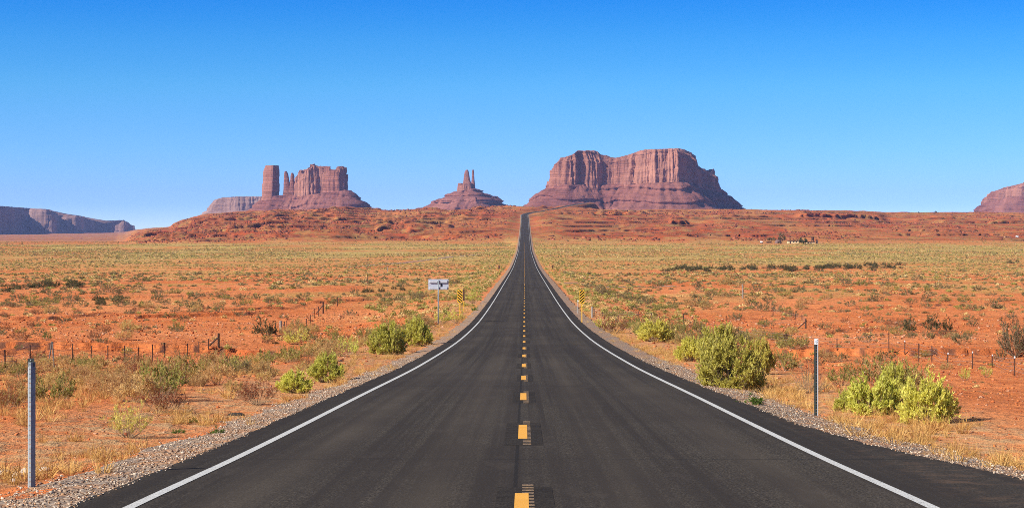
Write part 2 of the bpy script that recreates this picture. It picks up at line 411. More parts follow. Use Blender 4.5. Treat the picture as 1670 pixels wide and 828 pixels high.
def mat_tint(name, rough=.9, attr='tint', trans=0.0):
    m, nt, b = new_mat(name); k = N(nt)
    a = k.attr(attr); k.lk(a.outputs['Color'], b.inputs['Base Color']); b.inputs['Roughness'].default_value = rough
    b.inputs['Specular IOR Level'].default_value = .1
    if trans:
        t = k.n('ShaderNodeBsdfTranslucent'); k.lk(a.outputs['Color'], t.inputs[0]); mx = k.n('ShaderNodeMixShader'); mx.inputs[0].default_value = trans
        k.lk(b.outputs[0], mx.inputs[1]); k.lk(t.outputs[0], mx.inputs[2]); k.lk(mx.outputs[0], nt.nodes['Material Output'].inputs[0])
    return m

def mat_leaf(name, stops, hue=.12):
    """stops over the per-leaf random number; each plant also shifts a little as a whole"""
    m, nt, b = new_mat(name); k = N(nt)
    c = k.ramp(k.attr('rnd').outputs['Fac'], stops)
    oi = k.n('ShaderNodeObjectInfo').outputs['Random']
    hs = k.n('ShaderNodeHueSaturation'); k.lk(c, hs.inputs['Color'])
    k.lk(k.math('ADD', .5 - hue * .12, k.math('MULTIPLY', oi, hue * .24)), hs.inputs['Hue'])
    k.lk(k.math('ADD', .82, k.math('MULTIPLY', k.math('FRACT', k.math('MULTIPLY', oi, 7.31)), .36)), hs.inputs['Value'])
    c = hs.outputs[0]
    k.lk(c, b.inputs['Base Color']); b.inputs['Roughness'].default_value = .75; b.inputs['Specular IOR Level'].default_value = .15
    t = k.n('ShaderNodeBsdfTranslucent'); k.lk(c, t.inputs[0]); mx = k.n('ShaderNodeMixShader'); mx.inputs[0].default_value = .45
    k.lk(b.outputs[0], mx.inputs[1]); k.lk(t.outputs[0], mx.inputs[2]); k.lk(mx.outputs[0], nt.nodes['Material Output'].inputs[0])
    return m

def mat_rock(name, base, dark, pale, zs=1.0):
    m, nt, b = new_mat(name); k = N(nt); p = k.pos()
    sx = k.n('ShaderNodeSeparateXYZ'); k.lk(p, sx.inputs[0])
    wz = k.math('ADD', sx.outputs[2], k.math('MULTIPLY', k.noise(p, .004, 3), 30.0))
    cb = k.n('ShaderNodeCombineXYZ'); k.lk(wz, cb.inputs[2])
    band = k.noise(cb.outputs[0], .12, 5, .75)
    streak = k.noise(p, .040, 6, .72, (1, 1, .16)); big = k.noise(p, .008, 4, .6, (1, 1, .35)); fine = k.noise(p, .16, 6, .7, (1, 1, .5))
    c = k.mix(k.ramp(band, [(.42, 0), (.53, 1)]), base, tuple(x * .55 for x in base))
    c = k.mix(k.ramp(big, [(.40, 0), (.62, .8)]), c, pale)
    c = k.mix(k.ramp(streak, [(.52, 0), (.68, .5)]), c, dark)
    c = k.mix(k.ramp(fine, [(.52, 0), (.72, .5)]), c, tuple(x * .6 for x in dark))
    k.lk(c, b.inputs['Base Color']); b.inputs['Roughness'].default_value = .95; b.inputs['Specular IOR Level'].default_value = .05
    bn = k.bump(streak, .8, 5.0); bn = k.bump(fine, .7, 3.0, bn); k.lk(bn, b.inputs['Normal'])
    return m

M = {}
M['soil'] = mat_ground(); M['asphalt'] = mat_asphalt(); M['gravel'] = mat_gravel()
M['white_line'] = mat_paint('white_road_paint', (.66, .655, .60), .43)
M['yellow_line'] = mat_paint('yellow_road_paint', (.86, .42, .05), .36)
M['old_line'] = mat_paint('worn_yellow_paint', (.40, .25, .10), .50)
M['seal'] = mat_asphalt('sealed_asphalt', .62)
M['tar'] = plain('tar_patch', (.040, .0335, .027), .95, 0, .35, 9)
M['galv'] = plain('galvanised_steel', (.27, .31, .33), .6, 0.0, .2, 18)
M['bright_steel'] = plain('bright_steel', (.42, .45, .50), .5, 0.0, .08, 6)
M['dark_steel'] = plain('dark_painted_steel', (.035, .045, .042), .55, .3, .3, 20)
M['white'] = plain('white_enamel', (.82, .83, .83), .4, 0, .05)
M['black'] = plain('black_paint', (.012, .012, .012), .5)
M['yellow'] = plain('yellow_sign_paint', (.85, .47, .03), .45, 0, .08)
M['rust'] = plain('rusty_steel', (.09, .045, .03), .8, .3, .4, 25)
M['wire'] = plain('fence_wire', (.30, .25, .22), .6, .6, .2)
M['wood'] = plain('grey_weathered_wood', (.26, .22, .18), .9, 0, .3, 14)
M['greywood'] = plain('old_grey_wood', (.13, .115, .10), .9, 0, .35, 14)
M['darkwood'] = plain('dark_brown_wood', (.06, .035, .025), .9, 0, .3, 3)
M['tan'] = plain('tan_stucco', (.62, .47, .27), .9, 0, .1, 1)
M['roofd'] = plain('dark_roofing', (.05, .032, .03), .9, 0, .2, 1)
M['mud'] = plain('mud_plaster', (.16, .10, .085), .95, 0, .25, 2)
M['glass'] = plain('window_glass', (.02, .025, .03), .1)
M['stone'] = plain('pale_limestone', (.50, .44, .38), .9, 0, .25, 9)
M['stem'] = plain('grey_twigs', (.30, .21, .13), .9, 0, .3, 9)
M['cliff'] = mat_rock('red_sandstone', (.33, .135, .092), (.085, .042, .040), (.45, .22, .15))
M['hazed_cliff'] = mat_rock('hazed_grey_sandstone', (.27, .155, .12), (.10, .058, .05), (.36, .22, .17))  # far mesas: greyish rock with distance haze put into its colour
M['hazed_talus'] = mat_rock('hazed_grey_scree', (.34, .19, .145), (.16, .09, .07), (.42, .26, .2))  # their scree, paled in colour to look hazed by distance
M['talus'] = mat_rock('scree_slope', (.235, .085, .064), (.085, .038, .036), (.31, .13, .09))

# ------------------------------------------------------------------ ground sheet
def build_ground():
    segs = [(-60, 0, 3.0), (0, 12, .6), (12, 60, .2), (60, 100, .34), (100, 235, .33), (235, 420, .9), (420, 700, 2.0), (700, 1350, 6.0), (1350, 3040, 2.6), (3040, 3400, 30), (3400, 12000, 200)]
    D = np.concatenate([np.arange(a, b, s) for a, b, s in segs] + [[12000.0]])
    inner = np.arange(-.305, .3051, .00088)
    t = np.linspace(0, 1, 34)[1:]; out = .305 + (1.6 - .305) * t ** 2.2
    U = np.concatenate([-out[::-1], inner, out])
    dd, uu = np.meshgrid(D, U, indexing='ij')
    X = uu * (dd + 70.0)
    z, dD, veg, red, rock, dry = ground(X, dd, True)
    V = np.stack([X, dd + dD, z], -1).reshape(-1, 3)
    nr, nc = X.shape
    i = np.arange(nr * nc).reshape(nr, nc)
    Fq = np.stack([i[:-1, :-1], i[:-1, 1:], i[1:, 1:], i[1:, :-1]], -1).reshape(-1, 4)
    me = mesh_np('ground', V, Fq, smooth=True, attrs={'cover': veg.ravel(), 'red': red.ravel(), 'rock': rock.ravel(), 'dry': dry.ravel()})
    put(obj('ground', me, M['soil']), kind='structure')
build_ground()

# ------------------------------------------------------------------ road
ST = np.concatenate([np.arange(-60, 12, 1.5), np.arange(12, 120, .5), np.arange(120, 400, 1.5), np.arange(400, 2250, 5), np.arange(2250, 3005, 3)])
RX, RZ = roadX(ST), roadP(ST)
_tx = np.gradient(RX, ST); _n = np.sqrt(1 + _tx ** 2); NX, NY = 1 / _n, -_tx / _n
def rz_lin(D): return np.interp(D, ST, RZ)
def rx_lin(D): return np.interp(D, ST, RX)
def strip(name, mat, la, lb, dz, rows=None, sub=1):
    """a band along the road between two lateral offsets (arrays over ST)"""
    la = np.broadcast_to(la, ST.shape); lb = np.broadcast_to(lb, ST.shape)
    k = np.linspace(0, 1, sub + 1)
    L = la[:, None] * (1 - k) + lb[:, None] * k
    za = np.broadcast_to(dz, (len(ST), sub + 1)) if not callable(dz) else dz(k)[None, :] * np.ones((len(ST), 1))
    V = np.stack([RX[:, None] + L * NX[:, None], ST[:, None] + L * NY[:, None], RZ[:, None] + za], -1)
    n = sub + 1; i = np.arange(len(ST) * n).reshape(len(ST), n)
    Fq = np.stack([i[:-1, :-1], i[:-1, 1:], i[1:, 1:], i[1:, :-1]], -1).reshape(-1, 4)
    uv = np.stack([L, np.broadcast_to(ST[:, None], L.shape)], -1).reshape(-1, 2)
    me = mesh_np(name, V.reshape(-1, 3), Fq, smooth=True, uv=uv)
    return put(obj(name, me, mat), kind='structure')
jit = .05 * fbm2(ST * 1.1, ST * 0, 3, 3); jit2 = .05 * fbm2(ST * 1.1, ST * 0 + 9, 3, 4)
EL = -(LW + .58) + jit; ER = LW + right_edge(ST) + jit2
strip('road', M['asphalt'], EL, ER, 0.0, sub=10)
strip('road_edge_line', M['white_line'], -LW - .055, -LW + .055, .004)
strip('road_edge_line', M['white_line'], LW - .055, LW + .055, .004)
GL = EL - np.interp(ST, [0, 20, 40, 3000], [1.5, 1.25, .9, .8]) + .25 * fbm2(ST / 2.3, ST * 0 + 2, 3, 6)
GR = ER + np.interp(ST, [0, 20, 3000], [1.25, 1.1, .9]) + .22 * fbm2(ST / 2.3, ST * 0 + 4, 3, 7)
gz = lambda k: -.03 - .10 * k
strip('gravel_shoulder', M['gravel'], EL + .12, GL, gz, sub=4)
strip('gravel_shoulder', M['gravel'], GR, ER - .12, lambda k: gz(1 - k), sub=4)

# centre line: fresh yellow dashes, the older worn dash beside each, sealed patch round them
def quads_on_road(name, mat, rects, dz, kind='structure'):
    V = []; Q = []
    for (l0, l1, a, b) in rects:
        n = max(1, int((b - a) / 1.2)); ds = np.linspace(a, b, n + 1)
        for j in range(n):
            base = len(V)
            for d in (ds[j], ds[j + 1]):
                for l in (l0, l1):
                    V.append((float(rx_lin(d)) + l, float(d), float(rz_lin(d)) + dz))
            Q.append((base, base + 1, base + 3, base + 2))
    return put(obj(name, mesh_np(name, np.array(V), np.array(Q)), mat), kind=kind)
DS = [15.35 + 12.12 * i for i in range(-1, 110)]
rj = random.Random(5)
quads_on_road('sealed_patch', M['seal'], [(-.27 - rj.random() * .08, .14 + rj.random() * .08, d - .9 - rj.random() * .5, d + 3.9 + rj.random() * .6) for d in DS if d < 330], .002)
quads_on_road('worn_centre_line', M['old_line'], [(-.085, .03, d - 1.3 + k * .31, d - 1.3 + k * .31 + .17) for d in DS if d < 90 for k in range(19)], .004)
quads_on_road('centre_line', M['yellow_line'], [(-.154, -.022, d, d + 3.4) for d in DS], .006)
# dirt tracks leaving the road
def track(name, pts, w):
    V = []; Q = []
    pts = np.array(pts); t = np.linspace(0, len(pts) - 1, 120)
    x = np.interp(t, range(len(pts)), pts[:, 0]); d = np.interp(t, range(len(pts)), pts[:, 1])
    tx, td = np.gradient(x), np.gradient(d); n = np.hypot(tx, td)
    L = []
    for s in (-1, -.33, .33, 1):
        xx, yy = x - s * w / 2 * td / n, d + s * w / 2 * tx / n
        L.append(np.stack([xx, yy, ground(xx, yy) + .06], -1))
    V = np.stack(L, 1).reshape(-1, 3); i = np.arange(len(V)).reshape(-1, 4)
    Fq = np.stack([i[:-1, :-1], i[:-1, 1:], i[1:, 1:], i[1:, :-1]], -1).reshape(-1, 4)
    put(obj(name, mesh_np(name, V, Fq, smooth=True), M['track']), kind='structure')
M['track'] = plain('packed_dirt', (.30, .19, .14), .95, 0, .2, .3)
track('dirt_track', [(8.0, 345), (16, 347), (30, 352)], 4.0)
track('dirt_track', [(-8, 1010), (-30, 860), (-45, 720), (-55, 640)], 3.0)

# ------------------------------------------------------------------ buttes
def resample(poly, n):
    P = np.array(poly, float); P = np.vstack([P, P[:1]])
    s = np.concatenate([[0], np.cumsum(np.hypot(*np.diff(P, axis=0).T))])
    t = np.linspace(0, s[-1], n, endpoint=False)
    return np.stack([np.interp(t, s, P[:, 0]), np.interp(t, s, P[:, 1])], -1), s[-1]
def cyc_smooth(A, w):
    k = np.exp(-np.linspace(-2, 2, 2 * w + 1) ** 2); k /= k.sum()
    B = np.concatenate([A[-w:], A, A[:w]])
    return np.stack([np.convolve(B[:, i], k, 'valid') for i in range(A.shape[1])], -1)
def outward(P, w):
    Ps = cyc_smooth(P, w); T = np.roll(Ps, -1, 0) - np.roll(Ps, 1, 0)
    Nn = np.stack([T[:, 1], -T[:, 0]], -1); Nn /= np.linalg.norm(Nn, axis=1)[:, None] + 1e-9
    c = P.mean(0)
    if np.mean(np.sum(Nn * (P - c), 1)) < 0: Nn = -Nn
    return cyc_smooth(Nn, max(2, w // 2))
def rings_mesh(name, R, cap=True, smooth=False):
    L, n = R.shape[:2]; V = R.reshape(-1, 3); i = np.arange(L * n).reshape(L, n); j = np.roll(i, -1, 1)
    Fq = np.stack([i[:-1], j[:-1], j[1:], i[1:]], -1).reshape(-1, 4); Ft = None
    if cap:
        V = np.vstack([V, R[-1].mean(0)]); c = len(V) - 1
        Ft = np.stack([i[-1], j[-1], np.full(n, c)], -1)
    return mesh_np(name, V, Fq, Ft, smooth=smooth)
def plan_world(plan): return [((px - CX) / F * D, D) for px, D in plan]
def zpix(y, D): return CAMZ + (HY - y) / F * D

def columns(S, per, wmin, wmax, seed):
    ra = np.random.default_rng(seed); b = [0.0]
    while b[-1] < per: b.append(b[-1] + ra.uniform(wmin, wmax))
    b = np.array(b); b *= per / b[-1]; k = len(b) - 1
    def f(s):
        s = np.mod(s, per); i = np.clip(np.searchsorted(b, s, 'right') - 1, 0, k - 1)
        return i, (s - b[i]) / (b[i + 1] - b[i]) * 2 - 1
    return f, ra.uniform(-1, 1, k), ra.uniform(.35, 1.5, k), ra.uniform(-1, 1, k)
def cliff_part(parent, plan, sil, basel, n=700, L=46, taper=.10, fl=1.0, capf=.14, seed=0, name='cliff', mat='cliff', bury=12):
    P, per = resample(plan_world(plan), n)
    P = cyc_smooth(P, max(2, n // 150)); Nn = outward(P, max(3, n // 90))
    sx, sy = zip(*sil); bx, by = zip(*basel)
    px = CX + F * P[:, 0] / P[:, 1]
    zt = zpix(np.interp(px, sx, sy), P[:, 1]); zb = zpix(np.interp(px, bx, by), P[:, 1]) - bury
    H = zt - zb; hm = float(np.median(H)) ; sc = hm / 120.0
    S = np.arange(n) / n * per
    c1, o1, t1, _ = columns(S, per, 26 * sc, 80 * sc, seed + 31); c2, o2, t2, _ = columns(S, per, 9 * sc, 26 * sc, seed + 32)
    R = []
    vs = np.concatenate([np.linspace(0, 1 - capf, int(L * .72)), np.linspace(1 - capf, 1, L - int(L * .72) + 1)[1:]])
    for v in vs:
        z = zb + v * H
        zz = z / (sc * 260)
        f1 = fbm3(P[:, 0] / (46 * sc), P[:, 1] / (46 * sc), zz, 2, seed + 1)
        f2 = fbm3(P[:, 0] / (17 * sc), P[:, 1] / (17 * sc), zz * 1.7, 2, seed + 5)
        f3 = fbm3(P[:, 0] / (6.5 * sc), P[:, 1] / (6.5 * sc), z / (sc * 22), 3, seed + 9)
        cr = np.abs(vn3(P[:, 0] / (30 * sc), P[:, 1] / (30 * sc), zz * 1.2, seed + 13)); cr = np.clip(1 - cr / .16, 0, 1)
        f0 = fbm2(S / (120 * sc), S * 0 + seed, 2, seed + 21)
        off = sc * fl * (18 * f0 + 12 * f1 + 5.0 * (np.abs(f2) * 2 - .6) + 2.6 * f3 - 8.5 * cr * (.25 + .75 * f1 * f1 * 3))
        i1, u1 = c1(S + 9 * sc * fbm3(P[:, 0] / (80 * sc), P[:, 1] / (80 * sc), zz * 3, 2, seed + 41)); i2, u2 = c2(S + 4 * sc * fbm3(P[:, 0] / (30 * sc), P[:, 1] / (30 * sc), zz * 5, 2, seed + 42))
        off += sc * fl * (9.5 * o1[i1] + 6 * (np.sqrt(1 - .96 * u1 ** 2) - .75) - 8 * (v > t1[i1]) + 4.5 * o2[i2] + 3.2 * (np.sqrt(1 - .96 * u2 ** 2) - .75) - 4 * (v > t2[i2]))
        off += sc * 1.5 * np.sign(np.sin(z / (sc * 5.2) + 3 * f1)) * (.4 + .6 * (v > 1 - capf))
        off -= taper * v * hm * .5
        if capf and v > 1 - capf:
            u = (v - (1 - capf)) / capf
            off -= sc * 20 * (np.floor(u * 4) / 4 * .8 + u * .2)
            off = off * (1 - u) + u * (off * .6 - sc * 2)
        R.append(np.stack([P[:, 0] + Nn[:, 0] * off, P[:, 1] + Nn[:, 1] * off, z + (sc * 2.2 * f3 if v > .97 else 0)], -1))
    top = R[-1]; c = top[:, :2].mean(0)
    for f in (.9, .75, .5, .25, .06):
        q = c + (top[:, :2] - c) * f
        pxx = CX + F * q[:, 0] / q[:, 1]
        z = zpix(np.interp(pxx, sx, sy), q[:, 1]) - sc * 2
        z = np.minimum(z, zpix(np.interp(pxx, sx, sy), np.full(n, P[:, 1].min())) + 8 * sc)
        R.append(np.stack([q[:, 0], q[:, 1], z + sc * 2.0 * fbm2(q[:, 0] / 20, q[:, 1] / 20, 2, seed)], -1))
    return obj(name, rings_mesh(name, np.array(R)), M[mat], parent)

def talus_part(parent, plan, basel, slope, zg, n=620, L=26, seed=0, W=None, lift=8, name='scree_slope', ledges=1.0, mat='talus'):
    P, per = resample(plan_world(plan), n)
    P = cyc_smooth(P, max(2, n // 100)); Nn = outward(P, n // 24)
    bx, by = zip(*basel); px = CX + F * P[:, 0] / P[:, 1]
    zb = zpix(np.interp(px, bx, by), P[:, 1]) + lift
    H = zb - zg; W = (H / slope) if W is None else W * np.ones(n)
    R = []
    for t in np.linspace(1, -.12, L):
        z = zg + H * (1 - t) if t > 0 else zb + lift * 0 + (-t) * 10
        tt = max(t, 0.0)
        step = .5 + .5 * np.tanh(6 * np.sin((1 - tt) * H / max(1, H.mean()) * 15 + 3.5 * fbm2(P[:, 0] / 90, P[:, 1] / 90, 3, seed)))
        d = W * t
        g = np.abs(fbm2(P[:, 0] / 34 + 5, P[:, 1] / 34, 3, seed + 3)) * 2 - .5
        g2 = fbm3(P[:, 0] / 13, P[:, 1] / 13, np.full(n, t * 7.0), 3, seed + 7)
        d = d + (9 * g + 7 * g2) * (1 if t > 0 else 0) + ledges * 7 * (step - .5) * min(1, tt * 6)
        R.append(np.stack([P[:, 0] + Nn[:, 0] * d, P[:, 1] + Nn[:, 1] * d, z + 0 * d], -1))
    return obj(name, rings_mesh(name, np.array(R)), M[mat], parent)

def spire_part(parent, prof, D, depth=None, n=150, seed=0, name='spire', fl=1.0, bury=6, skew=0.0, rot=0.0):
    """rock tower from its outline: rows (y, left px, right px), deep as well as wide"""
    ys = np.array([p[0] for p in prof], float); xl = np.array([p[1] for p in prof], float); xr = np.array([p[2] for p in prof], float)
    o = np.argsort(ys); ys, xl, xr = ys[o], xl[o], xr[o]
    yy = np.linspace(ys[-1] + bury, ys[0], 44); R = []
    a = np.linspace(0, 2 * np.pi, n, endpoint=False)
    for k, y in enumerate(yy):
        l, r = np.interp(y, ys, xl), np.interp(y, ys, xr)
        c = ((l + r) / 2 - CX) / F * D; hw = max((r - l) / 2 / F * D, .6); hd = hw if depth is None else depth / 2 * (.55 + .45 * hw / ((xr - xl).max() / 2 / F * D))
        cs, sn = np.cos(a), np.sin(a); e = 2 / (7.0 if rot else 3.2)
        ex, ey = np.sign(cs) * np.abs(cs) ** e, np.sign(sn) * np.abs(sn) ** e
        if rot:
            ex, ey = ex * math.cos(rot) - ey * math.sin(rot), ex * math.sin(rot) + ey * math.cos(rot); ey = ey / np.abs(ex).max(); ex = ex / np.abs(ex).max()
        X, Y = c + hw * ex, D + hd * ey + skew * hw * ex; z = zpix(y, D)
        s = 1.0
        f = 1 + fl * (.16 * fbm3(X / 26, Y / 26, np.full(n, z / 150), 2, seed) + .10 * fbm3(X / 9, Y / 9, np.full(n, z / 50), 3, seed + 4) + .035 * np.sign(np.sin(z / 7.0 + seed)))
        R.append(np.stack([c + (X - c) * f, D + (Y - D) * f, z + 0 * X], -1))
    return obj(name, rings_mesh(name, np.array(R)), M['cliff'], parent)

def butte(label, D, px):
    e = empty('sandstone_butte', ((px - CX) / F * D, D, 30.0)); put(e, label, 'butte'); return e
def settle(root):          # parts were made in world space: keep them there under the root
    bpy.context.view_layer.update()
    for c in root.children:
        c.matrix_parent_inverse = root.matrix_world.inverted()

# the large butte right of the road
b = butte('long massive red butte with sheer cliffs and saddled top, right of the road', 5000, 1035)
silB = [(880, 262), (899, 277), (901, 272), (904, 262), (907, 258), (920, 256), (936, 253), (943, 248), (949, 245), (965, 246), (973, 252), (986, 254), (994, 259), (1008, 256), (1020, 253), (1035, 248), (1047, 244), (1070, 243.5), (1099, 242), (1115, 246), (1124, 250), (1131, 254), (1136, 270), (1147, 278), (1154, 277), (1160, 275), (1167, 287), (1172, 289), (1174, 312), (1190, 318)]
basB = [(880, 307), (899, 306), (950, 306), (1010, 305), (1080, 303), (1115, 302), (1140, 304), (1173, 311), (1190, 314)]
planB = [(899, 5130), (903, 5000), (930, 4960), (985, 5010), (1010, 4990), (1060, 4940), (1108, 4930), (1122, 4960), (1140, 5240), (1160, 5520), (1174, 5800), (1168, 6000), (1090, 5900), (960, 5700), (905, 5400)]
cliff_part(b, planB, silB, basB, n=1500, L=66, seed=3, fl=1.0, taper=.06)
talus_part(b, planB, basB, .86, 36.0, n=1000, L=44, seed=9, ledges=1.5)
settle(b)
# the castellated butte left
b = butte('castle-like red butte with a separate square tower and twin spires on its left end', 5600, 500)
silC = [(474, 300), (480, 291), (483, 285), (486.5, 279), (489.5, 276.5), (492, 282), (494, 281.5), (497, 277), (500, 276), (509, 272), (510.5, 267.5), (513, 267.5), (516, 271), (526, 271.2), (533, 271), (536, 276.5), (543, 276.5), (551, 277.5), (552.5, 279), (554, 272), (564, 271), (566, 280), (570, 292)]
basC = [(410, 328), (426, 323), (482, 321), (520, 321), (545, 317), (568, 314), (580, 318)]
planC = [(476.5, 5640), (481, 5560), (503, 5545), (520, 5565), (534, 5540), (552, 5530), (562, 5540), (567, 5640), (566, 5760), (540, 5800), (490, 5790)]
cliff_part(b, planC, silC, basC, n=800, L=56, seed=21, fl=.55, taper=.02, capf=.05)
spire_part(b, [(270, 433, 454.5), (272, 431.5, 455), (280, 429, 455.5), (292, 428, 456), (310, 426.5, 455.5), (326, 425, 455)], 5600, 50, n=220, seed=4, name='tower', fl=.7, rot=math.radians(62))
spire_part(b, [(279, 464.4, 467.4), (284, 463.4, 470), (296, 463, 472), (308, 462.4, 474.5), (325, 461, 477)], 5600, 24, seed=14, fl=.8)
spire_part(b, [(282, 475.2, 478.2), (287, 473.8, 480), (300, 472.4, 480.6), (325, 470, 483)], 5600, 24, seed=17, fl=.8)
planCT = [(437, 5600), (446, 5565), (480, 5560), (520, 5540), (566, 5520), (570, 5640), (566, 5780), (500, 5800), (430, 5680)]
talus_part(b, planCT, [(410, 331), (426, 325), (470, 324), (520, 321), (545, 317), (568, 314.5), (580, 316)], .80, 38.0, n=620, seed=31)
settle(b)
# the twin-spired butte in the middle
b = butte('small red butte of two thin spires on a broad stepped cone', 6200, 763)
spire_part(b, [(277, 760, 763.4), (280, 757.8, 764.5), (290, 756.5, 766), (297, 755.2, 768), (308, 751, 770)], 6200, 26, seed=41, fl=.7)
spire_part(b, [(277, 770.2, 772.8), (283, 769.6, 773.2), (294, 769, 773.8), (309, 767, 775.5)], 6200, 18, seed=44, fl=.6)
spire_part(b, [(298.6, 747, 753.5), (300, 746.2, 755), (305, 746, 757), (318, 744.5, 760)], 6190, 26, seed=47, fl=.7, name='stub_tower')
planK = [(744, 6200), (752, 6150), (768, 6150), (777, 6200), (768, 6250), (752, 6250)]
cliff_part(b, planK, [(740, 306), (750, 303), (758, 298), (768, 297), (775, 305), (780, 308)], [(740, 316), (780, 313)], n=300, L=26, seed=51, fl=.5, capf=.1)
talus_part(b, [(741, 6200), (752, 6130), (770, 6130), (781, 6200), (770, 6270), (752, 6270)], [(735, 314), (747, 313.5), (776, 309), (785, 311)], .52, 80.0, n=420, L=28, seed=53, ledges=1.5, lift=3)
talus_part(b, [(704, 6200), (738, 6080), (775, 6060), (812, 6200), (775, 6330), (738, 6330)], [(700, 329.5), (728, 327.5), (760, 325), (795, 322), (815, 321.5), (830, 325)], .9, 34.0, n=420, L=20, seed=57, ledges=1.2, lift=3, name='lower_bench')
settle(b)
# low mesa behind the castle butte
b = butte('low flat-topped bluish mesa peeping out left of the square tower', 8600, 390)
planL = [(338, 8700), (345, 8520), (380, 8450), (440, 8480), (470, 8700), (450, 9100), (360, 9100)]
cliff_part(b, planL, [(330, 342), (338, 337), (343, 331), (349.6, 325.6), (362, 322), (390, 320.6), (430, 320.5), (480, 322)], [(330, 347), (480, 347)], n=520, L=40, seed=61, fl=.75, capf=.32, bury=20, mat='hazed_cliff')
talus_part(b, planL, [(330, 346), (480, 346)], .6, 10.0, n=400, L=14, seed=63, mat='hazed_talus')
settle(b)
# far mesa wall at the left edge
b = butte('long far mesa wall in blue shadow at the left edge of the plain', 9600, 100)
silM = [(-260, 333), (0, 335.7), (30, 338), (60, 340.5), (85.5, 342), (93, 347), (115, 350), (136, 352), (150, 357), (161, 363), (171, 363), (188, 360.5), (201, 358.6), (209, 361), (217.5, 367), (219.5, 382), (230, 384)]
basM = [(-260, 383), (0, 385), (60, 386), (150, 387), (230, 385)]
planM = [(-420, 8300), (-180, 8150), (-60, 8250), (12, 8480), (20, 8520), (14, 8900), (40, 9350), (84, 9300), (96, 9340), (88, 9900), (128, 9850), (140, 9900), (136, 10300), (168, 10500), (203, 10300), (219, 10500), (218, 11200), (150, 11800), (-420, 11800)]
cliff_part(b, planM, silM, basM, n=1300, L=44, seed=71, fl=1.2, capf=.08, taper=.03, bury=16, mat='hazed_cliff')
talus_part(b, planM, [(-260, 381), (0, 382), (60, 383.5), (150, 385), (230, 384)], .55, -95.0, n=900, L=18, seed=73, W=70, mat='hazed_talus')
settle(b)
# mesa at the right edge
b = butte('stepped red mesa cut off by the right edge of the view', 7000, 1660)
planR = [(1601, 7100), (1607, 6950), (1640, 6900), (1720, 6850), (1900, 6900), (1950, 7300), (1700, 7600), (1610, 7400)]
cliff_part(b, planR, [(1590, 334), (1597.6, 330), (1599, 326), (1604, 319), (1609.5, 312.7), (1630, 310.6), (1636, 310), (1636.5, 305), (1650, 303), (1659.5, 301), (1670, 297), (1760, 292), (1960, 300)], [(1590, 348), (1960, 348)], n=800, L=50, seed=81, fl=.6, taper=.03, capf=.12, bury=20)
talus_part(b, [(1606, 6960), (1640, 6850), (1720, 6800), (1900, 6850), (1950, 7300), (1700, 7500), (1620, 7200)], [(1590, 336), (1620, 332), (1650, 324), (1700, 324), (1960, 330)], .8, 20.0, n=480, L=20, seed=83, ledges=2.0, name='lower_bench')
settle(b)

# ------------------------------------------------------------------ plants
def kite_leaves(base, dirn, L, W, rng):
    """one folded kite (quad) per leaf: base, side, tip, side"""
    n = len(base); d = dirn / (np.linalg.norm(dirn, axis=1)[:, None] + 1e-9)
    r = rng.normal(size=(n, 3)); s = np.cross(d, r); s /= np.linalg.norm(s, axis=1)[:, None] + 1e-9
    L = np.broadcast_to(L, n)[:, None]; W = np.broadcast_to(W, n)[:, None]
    m = base + d * L * .45
    V = np.stack([base, m + s * W / 2, base + d * L, m - s * W / 2], 1).reshape(-1, 3)
    i = np.arange(n * 4).reshape(n, 4)
    return V, i
def prism_stems(a, b, r0, r1):
    """3-sided tapering twigs from a to b"""
    n = len(a); d = b - a; d = d / (np.linalg.norm(d, axis=1)[:, None] + 1e-9)
    u = np.cross(d, np.array([.3, .5, .8])); u /= np.linalg.norm(u, axis=1)[:, None] + 1e-9; w = np.cross(d, u)
    V = []
    for (c, r) in ((a, r0), (b, r1)):
        for t in (0, 2.094, 4.189):
            V.append(c + (u * math.cos(t) + w * math.sin(t)) * r)
    V = np.stack(V, 1).reshape(-1, 3); k = np.arange(n)[:, None] * 6
    Q = np.concatenate([k + np.array([[i, (i + 1) % 3, 3 + (i + 1) % 3, 3 + i]]) for i in range(3)], 0)
    return V, Q
def unit(th, ph): return np.stack([np.sin(ph) * np.cos(th), np.sin(ph) * np.sin(th), np.cos(ph)], -1)

